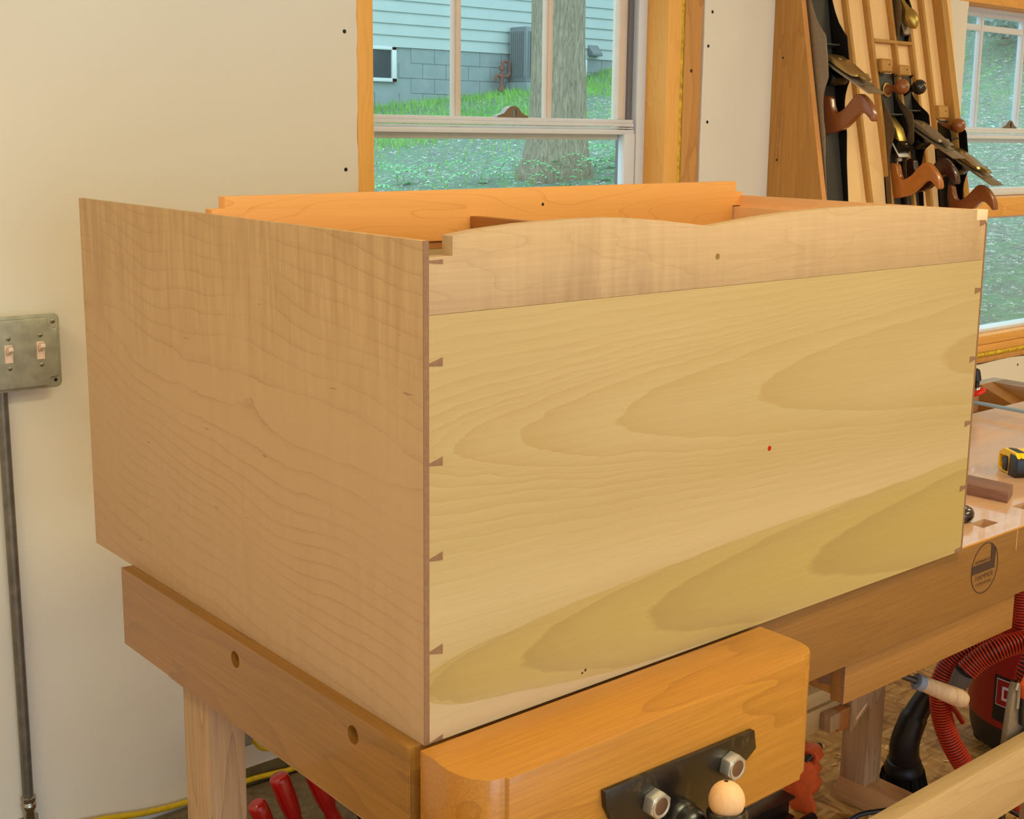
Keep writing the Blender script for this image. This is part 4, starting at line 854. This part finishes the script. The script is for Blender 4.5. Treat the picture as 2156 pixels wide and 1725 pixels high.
# shop vacuum
VC = thing('shop_vacuum', 'red shop vacuum with a black base on the floor right of the bench leg', 'vacuum cleaner', (2.25, 0.36, 0))
vc = (2.25, 0.36, 0)
mk('base', lathe([(0.150, 0.02), (0.176, 0.03), (0.184, 0.06), (0.188, 0.095), (0.189, 0.10)], vc, (0, 0, 1), 40), M['black'], VC, smooth=True)
mk('tank', lathe([(0.189, 0.100), (0.192, 0.105), (0.190, 0.30), (0.184, 0.40), (0.176, 0.45)], vc, (0, 0, 1), 40), M['vacred'], VC, smooth=True)
mk('motor_head', lathe([(0.182, 0.45), (0.180, 0.48), (0.150, 0.55), (0.10, 0.60), (0.05, 0.61)], vc, (0, 0, 1), 40), M['black'], VC, smooth=True)
for a in (0.6, 2.2, 3.8, 5.4):
    mk('caster', lathe([(0.018, -0.012), (0.020, -0.008), (0.020, 0.008), (0.018, 0.012)], (2.25+0.15*math.cos(a), 0.36+0.15*math.sin(a), 0.02), (math.cos(a+1), math.sin(a+1), 0), 14), M['black'], VC, smooth=True)
# logo panel wrapped on the tank, facing the camera
def on_tank(a, z, r=0.1925): return (vc[0]+r*math.cos(a), vc[1]+r*math.sin(a), z)
lc_ = math.radians(170)
def patch(a0, a1, za, zb, r, n=8, sh=0.0):
    vs, fs = [], []
    for i in range(n+1):
        a = a0+(a1-a0)*i/n
        vs += [on_tank(a, za+sh*i/n, r), on_tank(a, zb+sh*i/n, r), on_tank(a, zb+sh*i/n, r-0.003), on_tank(a, za+sh*i/n, r-0.003)]
    for i in range(n):
        k = i*4
        for j in range(4): fs.append((k+j, k+(j+1) % 4, k+4+(j+1) % 4, k+4+j))
    return vs, fs
mk('logo_panel', patch(lc_-0.05, lc_+0.55, 0.120, 0.240, 0.1928), M['black'], VC, label='black label panel')
mk('logo_field', patch(lc_+0.0, lc_+0.5, 0.165, 0.232, 0.1936), M['vacred'], VC)
mk('logo_frame', join(patch(lc_-0.008, lc_+0.0, 0.163, 0.234, 0.1940, 1), patch(lc_-0.008, lc_+0.5, 0.232, 0.234, 0.1940), patch(lc_-0.008, lc_+0.5, 0.163, 0.165, 0.1940)), M['white'], VC)
ac0 = lc_+0.08
mk('lettering', join(patch(ac0, ac0+0.03, 0.180, 0.217, 0.1945, 2), patch(ac0, ac0+0.085, 0.210, 0.217, 0.1945, 4), patch(ac0, ac0+0.085, 0.180, 0.187, 0.1945, 4)), M['white'], VC, label='white capital letter C')
# ribbed hoses
def ribbed(name, P, r, parent, pitch=0.0069, label=None):
    Qp = catmull(P, 24); ln = [0]
    for a, b in zip(Qp, Qp[1:]): ln.append(ln[-1]+(b-a).length)
    n_ = int(ln[-1]/pitch); ts = []
    j = 0
    def at(s):
        nonlocal j
        j = 0
        while j < len(ln)-2 and ln[j+1] < s: j += 1
        return Qp[j].lerp(Qp[j+1], (s-ln[j])/max(1e-9, ln[j+1]-ln[j]))
    h_ = mk(name, tube(P, r-0.0035, 18, 14), M['hosedark'], parent, smooth=True, label=label)
    gs = []
    for i in range(n_):
        s = (i+0.5)*pitch; p = at(s); t = (at(min(s+0.004, ln[-1]))-at(max(s-0.004, 0))).normalized()
        gs.append(lathe([(r-0.004, -0.0024), (r-0.0005, -0.0017), (r, 0), (r-0.0005, 0.0017), (r-0.004, 0.0024)], p[:], t[:], 18))
    g = join(*gs)
    o = mk('hose_rib', g, M['hosered'], h_, smooth=True); o['kind'] = 'stuff'
    return h_
HS = thing('vacuum_hose', 'red and black ribbed vacuum hose looping beside the vacuum', 'hose', (1.8, 0.3, 0.0))
rh = 0.0255
ribbed('hose_loop', [(1.842, 0.24, 0.580), (1.856, 0.245, 0.492), (1.864, 0.27, 0.462), (1.853, 0.30, 0.445), (1.795, 0.33, 0.407), (1.766, 0.36, 0.359), (1.752, 0.37, 0.300), (1.760, 0.36, 0.217), (1.784, 0.33, 0.137), (1.840, 0.30, 0.060), (1.93, 0.27, 0.034), (2.00, 0.24, 0.036)], rh, HS)
ribbed('hose_end', [(1.99, 0.12, 0.400), (1.95, 0.16, 0.430), (1.899, 0.20, 0.436), (1.827, 0.22, 0.446), (1.779, 0.25, 0.430), (1.753, 0.28, 0.402), (1.733, 0.30, 0.371)], rh, HS)
ribbed('hose_drop', [(1.85, 0.165, 0.47), (1.79, 0.162, 0.455), (1.760, 0.163, 0.415), (1.760, 0.17, 0.36), (1.770, 0.18, 0.30), (1.785, 0.19, 0.22), (1.80, 0.20, 0.10), (1.84, 0.20, 0.04)], rh, HS)
cd0 = Vector((1.733, 0.30, 0.371)); cdv = (Vector((1.726, 0.32, 0.318))-cd0).normalized()
mk('hose_cuff', lathe([(0.0235, 0), (0.024, 0.012), (0.0215, 0.03), (0.020, 0.052), (0.018, 0.052)], cd0[:], cdv[:], 22), M['greyp'], HS, smooth=True, label='grey plastic hose cuff')
mk('upper_cuff', lathe([(0.027, 0), (0.027, 0.05), (0.030, 0.052), (0.030, 0.10), (0.02, 0.11)], (1.842, 0.24, 0.575), (-0.05, 0, 1), 24), M['greyblue'], HS, smooth=True, label='blue-grey upper cuff')
tag(mk('red_screwdriver', tube([(1.735, 0.34, 0.285), (1.765, 0.33, 0.250), (1.785, 0.325, 0.222)], 0.006, 10, 2, smooth=False), M['vacred'], smooth=True), 'thin dark red rod between the hose cuff and the vacuum tank', 'rod')
# black brush nozzle
NZ = thing('brush_nozzle', 'black vacuum elbow nozzle with a round bristle brush on the floor', 'vacuum nozzle', (1.78, 0.46, 0))
np_ = [(1.835, 0.41, 0.275), (1.812, 0.425, 0.262), (1.788, 0.44, 0.222), (1.768, 0.45, 0.178), (1.758, 0.458, 0.125), (1.768, 0.462, 0.072)]
mk('elbow', tube(np_, 0.03, 22, 8, rf=lambda t: 0.024+0.010*t+0.003*(t > 0.52)), M['black'], NZ, smooth=True)
nd = Vector((0.16, 0.05, -1)).normalized()
mk('collar', lathe([(0.036, 0), (0.041, 0.003), (0.043, 0.016), (0.047, 0.022), (0.047, 0.030)], (1.765, 0.462, 0.082), nd[:], 26), M['black'], NZ, smooth=True)
bv, bf = [], []
bc_ = Vector((1.769, 0.4635, 0.052))
for i in range(900):
    a = random.uniform(0, 2*math.pi); r_ = 0.050*math.sqrt(random.random()); u_, v_, _ = frame(nd)
    p = bc_+u_*(r_*math.cos(a))+v_*(r_*math.sin(a)); sp2 = 1.22
    q = bc_+u_*(r_*sp2*math.cos(a))+v_*(r_*sp2*math.sin(a))+nd*0.055; q.z = max(q.z, 0.0015)
    d = Vector((random.uniform(-1, 1), random.uniform(-1, 1), 0)).normalized()*0.0016; k = len(bv)
    bv += [p-d, p+d, q+d, q-d]; bf.append((k, k+1, k+2, k+3))
o = mk('bristles', (bv, bf), M['bristle'], NZ); o['kind'] = 'stuff'
mk('bristle_core', lathe([(0.046, 0), (0.050, 0.01), (0.056, 0.044)], bc_[:], nd[:], 24), M['bristle'], NZ, smooth=True)
# orange pipe clamp beside the foot
PC = thing('pipe_clamp', 'orange pipe clamp head with black threaded rods, beside the bench foot', 'clamp', (1.5, 0.56, 0))
cxx, cyy = 1.50, 0.560
Tc = lambda p, q, r: (cxx+p*0.30+r*0.954, cyy-p*0.954+r*0.30, q)     # p along the jaw face, q up, r along the pipe
def PCm(n, g, m, bev=0, lab=None, **k): return mk(n, g, M[m], PC, bevel=bev, label=lab, **k)
j1 = [(-0.052, 0.150), (0.020, 0.128), (0.036, 0.110), (0.036, 0.070), (0.026, 0.052), (0.038, 0.020), (0.036, 0.002), (-0.02, 0.004), (-0.034, 0.03), (-0.052, 0.085)]
PCm('jaw', prism([(p, q) for p, q in j1], -0.022, -0.008, Tc), 'orangep', 0.002)
j2 = [(-0.030, 0.140), (0.022, 0.150), (0.030, 0.120), (0.020, 0.105), (0.034, 0.088), (0.022, 0.070), (0.034, 0.048), (0.020, 0.020), (-0.026, 0.006), (-0.034, 0.060)]
j2 = [(-0.020, 0.145), (0.026, 0.139), (0.036, 0.120), (0.022, 0.104), (0.034, 0.086), (0.024, 0.070), (0.036, 0.052), (0.028, 0.030), (-0.020, 0.018)]
PCm('sliding_head', prism([(p-0.008, q) for p, q in j2], 0.018, 0.060, Tc), 'orangep', 0.003)
PCm('rear_jaw', prism([(p-0.042, q+0.022) for p, q in j1[:5]]+[(-0.05, 0.06), (-0.094, 0.11)], -0.030, -0.016, Tc), 'orangep', 0.002)
for p, q, r0, r1, rad, m in ((0.006, 0.127, -0.02, 0.085, 0.0085, 'darksteel'), (0.006, 0.129, 0.018, 0.062, 0.016, 'orangep'), (-0.040, 0.150, -0.03, 0.095, 0.0085, 'darksteel'), (-0.040, 0.151, 0.010, 0.070, 0.0165, 'orangep')):
    a = Vector(Tc(p, q, r0)); b = Vector(Tc(p, q, r1)); ln_ = (b-a).length
    if m == 'darksteel':
        prof = []; s = 0
        while s < ln_: prof += [(rad, s), (rad*0.86, s+0.002)]; s += 0.004
        PCm('threaded_rod', lathe(prof, a[:], (b-a)[:], 14), m)
    else: PCm('barrel', lathe([(rad*0.9, 0), (rad, 0.003), (rad, ln_-0.003), (rad*0.9, ln_)], a[:], (b-a)[:], 22), m, smooth=True)
for q in (0.052, 0.066): PCm('rivet_hole', lathe([(0.0065, 0), (0.006, 0.0004)], Tc(0.0115 if q > 0.06 else -0.008, q+0.004, 0.018), (Vector(Tc(0, 0, -1))-Vector(Tc(0, 0, 0)))[:], 14), 'dark')
pb = thing('steel_beam', 'dark steel channel bar lying on the floor under the vise jaw', 'metal bar', (1.2, 0.55, 0))
for s_, (z0_, z1_, y0_, y1_) in enumerate(((0.0, 0.006, 0.545, 0.585), (0.006, 0.050, 0.562, 0.568), (0.050, 0.056, 0.545, 0.585))):
    mk(['bottom_flange', 'web', 'top_flange'][s_], box(0.62, 1.452, y0_, y1_, z0_, z1_), M['darksteel'], pb, bevel=0.001)
tag(mk('black_pipe', tube([(0.60, 0.49, 0.0125), (1.47, 0.505, 0.0125)], 0.0125, 16, 1, smooth=False), M['pipe'], smooth=True), 'black steel pipe lying on the floor in front of the channel bar', 'pipe')
tag(mk('power_cord', tube([(1.22, 0.42, 0.004), (1.36, 0.42, 0.004), (1.41, 0.40, 0.040), (1.46, 0.38, 0.075), (1.52, 0.345, 0.083), (1.585, 0.305, 0.088), (1.66, 0.28, 0.092), (1.76, 0.20, 0.07), (1.84, 0.10, 0.005), (1.9, 0.05, 0.004)], 0.0055, 10), M['black'], smooth=True), 'black cord rising across the bench foot towards the front stretcher', 'cord')
sp3 = thing('slotted_plate', 'grey metal plate with long slots lying on the floor below the orange clamp', 'metal plate', (1.46, 0.46, 0))
ang = 0.5
def Ts(p, q, r): return (1.455+p*math.cos(-0.62)-q*math.sin(-0.62), 0.475+p*math.sin(-0.62)+q*math.cos(-0.62), r)
def slot(cx_, cy_, l_, r_): return arc(cx_+l_/2, cy_, r_, -90, 90, 6)+arc(cx_-l_/2, cy_, r_, 90, 270, 6)
mk('plate', prism(rrect(-0.10, 0.11, -0.05, 0.03, 0.02), 0.001, 0.006, Ts, [slot(0.0, 0.008, 0.06, 0.006), slot(0.0, -0.022, 0.06, 0.006)]), M['greyp'], sp3)
mk('plate_rim', tube([Ts(0.10, 0.025, 0.007), Ts(-0.09, 0.028, 0.007)], 0.004, 8, 1, smooth=False), M['darksteel'], sp3, smooth=True)
# orange and steel jaw at the right edge, behind the front stretcher
rc = thing('orange_bar_clamp', 'steel and orange clamp jaw at the right edge in front of the hose', 'clamp', (1.60, 0.1, 0.3))
mk('steel_jaw', prism([(1.576, 0.446), (1.584, 0.458), (1.592, 0.452), (1.596, 0.43), (1.660, 0.36), (1.660, 0.290), (1.560, 0.306), (1.566, 0.36)], 0.096, 0.110, XZ), M['iron'], rc, bevel=0.002)
mk('jaw_edge', tube([(1.578, 0.094, 0.444), (1.586, 0.094, 0.455), (1.591, 0.094, 0.43), (1.590, 0.094, 0.40)], 0.0045, 10), M['iron'], rc, smooth=True)
mk('orange_cover', prism([(1.594, 0.452), (1.618, 0.478), (1.70, 0.478), (1.70, 0.39), (1.606, 0.40)], 0.076, 0.096, XZ), M['orangep'], rc, bevel=0.003)
mk('black_grip', prism([(1.598, 0.42), (1.61, 0.42), (1.67, 0.36), (1.67, 0.325), (1.605, 0.36)], 0.086, 0.0955, XZ), M['black'], rc, bevel=0.002)
mk('clamp_bar', box(1.600, 1.618, 0.112, 0.120, 0.0, 0.45), M['darksteel'], rc, bevel=0.001)
# wood shavings and chips on the floor
cv, cf = [], []
for i in range(420):
    x = random.uniform(1.0, 3.0); y = random.uniform(0.1, 1.35); s = random.uniform(0.004, 0.014); a = random.uniform(0, 3.14)
    dx, dy = math.cos(a)*s, math.sin(a)*s; ex, ey = -math.sin(a)*s*0.35, math.cos(a)*s*0.35; k = len(cv)
    cv += [(x-dx-ex, y-dy-ey, 0.0008), (x+dx-ex, y+dy-ey, 0.0012), (x+dx+ex, y+dy+ey, 0.003), (x-dx+ex, y-dy+ey, 0.0012)]; cf.append((k, k+1, k+2, k+3))
o = mk('wood_chips', (cv, cf), M['rack_back']); o['kind'] = 'stuff'; tag(o, 'small pale wood chips scattered on the strand board floor', 'wood chips')

# ============================================================ RED CLAMP HANDLES, LEFT UNDER THE BENCH
def red_clamp(top, bot, r, label):
    top = Vector(top); bot = Vector(bot); d = (top-bot).normalized(); base = bot-d*0.02
    c_ = thing('bar_clamp', label, 'clamp', (base.x, base.y, 0), 'red handled clamps under the bench')
    ln_ = (top-bot).length
    prof = [(r*0.72, 0), (r*0.84, 0.006), (r*0.80, 0.03), (r*0.70, 0.045), (r*0.86, 0.06), (r*0.98, 0.09), (r, ln_-0.012), (r*0.93, ln_-0.004), (r*0.72, ln_), (0.001, ln_+0.0005)]
    mk('handle', lathe(prof, bot[:], d[:], 26), M['redp'], c_, smooth=True, label='glossy red handle')
    mk('ferrule', lathe([(r*0.62, 0), (r*0.74, 0.004), (r*0.74, 0.016), (r*0.6, 0.02)], (bot-d*0.02)[:], d[:], 20), M['chrome'], c_, smooth=True)
    t_ = (base.z-0.016)/max(0.2, d.z); e = base-d*t_
    mk('screw', tube([bot-d*0.01, e], 0.006, 10, 1, smooth=False), M['darksteel'], c_, smooth=True)
red_clamp((0.350, 1.10, 0.188), (0.392, 1.08, 0.075), 0.0205, 'bar clamp with red handle, lowest of the four, leftmost next to the bench leg')
red_clamp((0.410, 1.11, 0.226), (0.452, 1.09, 0.078), 0.0215, 'bar clamp with red handle, second from the bench leg, whole handle top in view')
red_clamp((0.470, 1.10, 0.262), (0.535, 1.08, 0.075), 0.0215, 'bar clamp with red handle, third from the bench leg, top hidden by the end cap')
red_clamp((0.540, 1.14, 0.228), (0.592, 1.12, 0.108), 0.0195, 'bar clamp with red handle, rightmost, silver ferrule showing')

# ============================================================ OUTSIDE
def gz(x, y):
    z = 1.19+0.133*(x-6.4)+0.038*(y-7)
    if x > 13: z += 0.16*(x-13)
    if y > 15: z += 0.12*(y-15)
    return z+0.05*(noise.noise(Vector((x*0.5, y*0.5, 0))))
gv, gf = [], []; nx, ny = 90, 70
for j in range(ny+1):
    for i in range(nx+1):
        x = -2+44*(i/nx)**1.3; y = W+0.26+34*(j/ny)**1.4; gv.append((x, y, gz(x, y)))
for j in range(ny):
    for i in range(nx): k = j*(nx+1)+i; gf.append((k, k+1, k+nx+2, k+nx+1))
gr = mk('yard_ground', (gv, gf), M['ground'], smooth=True, angle=180); gr.location = gr.location; struct(gr)
# scattered litter and grass blades: real geometry, uncountable
def scatter(name, n, xr, yr, size, mat, label, cat, tilt, keep=lambda x, y: True, tall=False):
    vs, fs = [], []
    while len(fs) < n:
        x = random.uniform(*xr); y = random.uniform(*yr)
        if not keep(x, y): continue
        z = gz(x, y); s = size*random.uniform(0.5, 1.4); a = random.uniform(0, 6.28); k = len(vs)
        d = Vector((math.cos(a), math.sin(a), 0))*s; e = Vector((-math.sin(a)*tilt*random.uniform(-1, 1), math.cos(a)*tilt*random.uniform(-1, 1), 1 if tall else random.uniform(0.1, 0.7)))*s
        p = Vector((x, y, z+0.01))
        if tall: vs += [p-d*0.12, p+d*0.12, p+e*2]; fs.append((k, k+1, k+2))
        else: vs += [p-d, p+e*0.4-d*0.1, p+d, p+e+d*0.1]; fs.append((k, k+1, k+2, k+3))
    o = mk(name, (vs, fs), mat); o['kind'] = 'stuff'; tag(o, label, cat); return o
scatter('fallen_leaves', 26000, (1, 16), (2.2, 13.5), 0.022, M['leaf'], 'pale fallen leaves scattered over the yard outside the windows', 'leaves', 1.0, lambda x, y: random.random() < (1.0 if x > 5.5 or y < 9 else 0.3))
scatter('fallen_leaves', 22000, (3.2, 11), (1.9, 6.5), 0.013, M['leaf'], 'dense pale leaf litter on the slope close outside the far window', 'leaves', 1.0)
scatter('grass', 26000, (2, 15), (6.0, 13.9), 0.04, M['grass'], 'short green grass of the sloping lawn outside', 'grass', 0.6, lambda x, y: (y-0.15*x+noise.noise(Vector((x*0.6, y*0.6, 1)))*1.5) > 9.0 or random.random() < 0.10, True)
# neighbour's house
YH = 14.0
HO = thing('neighbour_house', 'pale sided neighbour house on a grey block base, seen through the window', 'house', (11, YH, 2))
def HP(n, g, m, bev=0, lab=None, **k): return mk(n, g, M[m], HO, bevel=bev, label=lab, **k)
HX0, HX1 = 5.0, 17.5; ZS = 2.672; LAP = 0.157
for i in range(16):
    z = ZS+LAP*i
    HP('siding_board', prism([(YH, z), (YH, z+LAP), (YH-0.008, z+LAP), (YH-0.030, z+0.004), (YH-0.030, z)], HX0, HX1, YZ), 'siding')
HP('wall_core', box(HX0, HX1, YH, YH+6, 1.0, ZS+LAP*16), 'block')
HP('roof', prism([(YH-0.5, ZS+LAP*16), (YH+6.5, ZS+LAP*16), (YH+3, ZS+LAP*16+1.8)], HX0-0.4, HX1+0.4, YZ), 'roof')
bwx0, bwx1, bwz0, bwz1 = 8.55, 9.59, 2.20, 2.672
for r_ in range(6):
    z = ZS-0.205*(r_+1); off = 0.2 if r_ % 2 else 0
    for c_ in range(32):
        x = HX0+off+0.405*c_
        if x+0.4 > HX1: break
        if x+0.40 > bwx0 and x < bwx1 and z+0.2 > bwz0: continue
        HP('concrete_block', box(x, x+0.397, YH-0.012, YH+0.05, z+0.004, z+0.200), 'block')
HP('basement_window', join(box(bwx0, bwx1, YH-0.05, YH, bwz0, bwz0+0.05), box(bwx1-0.075, bwx1, YH-0.05, YH, bwz0, bwz1), box(bwx0, bwx1, YH-0.05, YH, bwz1-0.045, bwz1)), 'frame_w', 0.004, 'white framed basement window')
HP('basement_pane', box(bwx0+0.02, bwx1-0.07, YH-0.02, YH, bwz0+0.05, bwz1-0.04), 'darkglass')
HP('downspout', box(13.02, 13.12, YH-0.10, YH-0.03, 2.25, 2.66), 'frame_w', 0.01)
HP('vent_hood', prism([(YH-0.01, 2.90), (YH-0.14, 2.76), (YH-0.14, 2.72), (YH-0.01, 2.72)], 13.19, 13.40, YZ), 'acgrey', 0.004)
gm = thing('gas_pipe', 'rusty looped gas pipe riser standing at the house foundation', 'pipe', (11.4, YH-0.15, 2.05))
yy = YH-0.16
mk('riser', tube([(11.36, yy, 2.00), (11.36, yy, 2.40)], 0.028, 12, 1, smooth=False), M['rust'], gm, smooth=True)
mk('loop', tube([(11.36, yy, 2.36), (11.37, yy, 2.48), (11.38, yy, 2.54), (11.46, yy, 2.555), (11.50, yy, 2.52), (11.50, yy, 2.38), (11.46, yy, 2.345), (11.36, yy, 2.34), (11.27, yy, 2.35), (11.25, yy, 2.27)], 0.022, 12), M['rust'], gm, smooth=True)
mk('valve', join(lathe([(0.05, 0), (0.055, 0.02), (0.05, 0.05)], (11.36, yy, 2.13), (0, 0, 1), 14), lathe([(0.04, 0), (0.045, 0.03), (0.04, 0.06)], (11.36, yy, 2.43), (0, 0, 1), 14)), M['rust'], gm, smooth=True)
AC = thing('outdoor_unit', 'grey louvred air conditioner unit behind the tree at the house wall', 'air conditioner', (12.4, YH-0.5, 2.2))
mk('cabinet', box(11.57, 12.66, YH-0.46, YH-0.08, 2.26, 3.05), M['acgrey'], AC, bevel=0.02)
for i in range(26):
    x = 11.61+0.040*i
    mk('louvre_slat', box(x, x+0.016, YH-0.48, YH-0.46, 2.34, 2.98), M['acgrey'], AC)
for i in range(8):
    y = YH-0.44+0.043*i
    mk('louvre_slat', box(11.552, 11.57, y, y+0.018, 2.34, 2.98), M['acgrey'], AC)
mk('base_pad', box(11.54, 12.72, YH-0.52, YH-0.031, 2.10, 2.26), M['block'], AC)
# the tree
TX, TY = 6.38, 7.0
tv_, tf_ = [], []; n_ = 48; hs = 60
for j in range(hs+1):
    z = gz(TX, TY)-0.15+5.2*j/hs; hh = max(0, z-gz(TX, TY))
    r0 = 0.222+0.095*math.exp(-hh/0.22)+0.02*math.exp(-hh/0.8)-0.006*hh
    for i in range(n_):
        a = 2*math.pi*i/n_
        fl = 1+0.10*math.exp(-hh/0.25)*math.cos(5*a+1)
        rr_ = r0*fl+0.012*noise.noise(Vector((math.cos(a)*6, math.sin(a)*6, z*1.3)))+0.006*noise.noise(Vector((math.cos(a)*18, math.sin(a)*18, z*4)))
        tv_.append((TX+0.02*math.sin(z)+rr_*math.cos(a), TY+rr_*math.sin(a), z))
for j in range(hs):
    for i in range(n_): tf_.append((j*n_+i, j*n_+(i+1) % n_, (j+1)*n_+(i+1) % n_, (j+1)*n_+i))
tag(mk('tree_trunk', (tv_, tf_), M['bark'], smooth=True, angle=180), 'thick grey barked tree trunk in the yard outside the near window', 'tree')
# ferns
def frond(d, l, w_):
    vs, fs = [], []; n = 9
    for i in range(n):
        t = (i+0.3)/n; p = Vector(d)*(l*t)+Vector((0, 0, l*(1.7*t-1.25*t*t)))
        ww = w_*math.sin(math.pi*min(1, t*0.85+0.15))*(1-0.3*t); s = Vector((-d[1], d[0], 0)).normalized(); k = len(vs); st = l/n*0.75
        for sg in (1, -1):
            k = len(vs); vs += [p, p+s*(sg*ww)+Vector(d)*st*0.6+Vector((0, 0, -0.01)), p+Vector(d)*st]
            fs.append((k, k+1, k+2) if sg > 0 else (k, k+2, k+1))
    return vs, fs
fr_me = {}
fpos = [(5.0, 7.6), (5.5, 7.9), (5.85, 7.3), (6.1, 6.55), (6.45, 6.45), (6.95, 6.9), (7.25, 7.3), (5.3, 7.2), (4.6, 7.3), (6.8, 6.5), (7.6, 7.0), (4.3, 7.8), (7.1, 6.4), (5.75, 6.7)]
fl = ['fern left of the tree', 'fern further left behind', 'fern close to the left root of the trunk', 'fern in front of the trunk, left side', 'fern in front of the trunk, right side', 'fern right of the trunk base', 'fern well right of the trunk', 'low fern half way to the jamb', 'leftmost fern near the jamb', 'fern at the right root of the trunk', 'rightmost fern of the clump', 'far fern at the left edge', 'low fern right of the trunk in front', 'low fern left of the trunk in front']
for i, (x, y) in enumerate(fpos):
    z = gz(x, y); f_ = thing('fern', 'green ' + fl[i]+', seen through the window', 'fern', (x, y, z), 'ferns around the tree')
    for k in range(7):
        a = 2*math.pi*k/7+i; l = random.uniform(0.26, 0.42)
        g = frond((math.cos(a), math.sin(a), 0), l, 0.075); vs = [(v[0]+x, v[1]+y, v[2]+z) for v in g[0]]
        mk('frond', (vs, g[1]), M['fern'], f_)
# shrubs behind the far window
def shrub(x, y, r, n, label, m):
    vs, fs = [], []
    z0 = gz(x, y)
    for i in range(n):
        a = random.uniform(0, 6.28); b = math.acos(random.uniform(-0.3, 1)); rr_ = r*random.uniform(0.55, 1.0)*(1+0.25*noise.noise(Vector((a*1.5, b*2, x))))
        p = Vector((x+rr_*math.sin(b)*math.cos(a), y+rr_*math.sin(b)*math.sin(a), max(z0, z0+rr_*math.cos(b)*1.1)+0.1))
        d = Vector((random.gauss(0, 1), random.gauss(0, 1), random.gauss(0, 1))).normalized()*0.07; e = Vector((random.gauss(0, 1), random.gauss(0, 1), random.gauss(0, 1))).normalized()*0.05; k = len(vs)
        vs += [p-d, p-e, p+d, p+e]; fs.append((k, k+1, k+2, k+3))
    t_ = thing('shrub', label, 'shrub', (x, y, z0), 'shrubs on the bank')
    o = mk('foliage', (vs, fs), m, t_); o['kind'] = 'stuff'
    mk('stem', tube([(x, y, z0-0.1), (x+0.05, y, z0+r*0.7)], 0.04, 8, 1, smooth=False), M['bark'], t_, smooth=True)
for i, (x, y, r) in enumerate([(15.5, 7.0, 1.5), (17.5, 9.0, 2.0), (19.5, 10.8, 2.4), (21.5, 8.4, 2.6), (18.3, 6.6, 1.6), (24.0, 12.5, 3.2), (20.5, 14.5, 3.2), (26.0, 9.5, 3.4)]):
    shrub(x, y, r, 2600, ['grey green shrub nearest the far window on the bank', 'shrub second nearest up the bank behind the far window', 'broad shrub half way up the bank', 'tall shrub right of centre up the bank', 'low shrub to the right at the foot of the bank', 'big shrub at the top of the bank', 'big shrub behind the house corner', 'largest shrub, highest at the right of the bank'][i], M['shrub'])
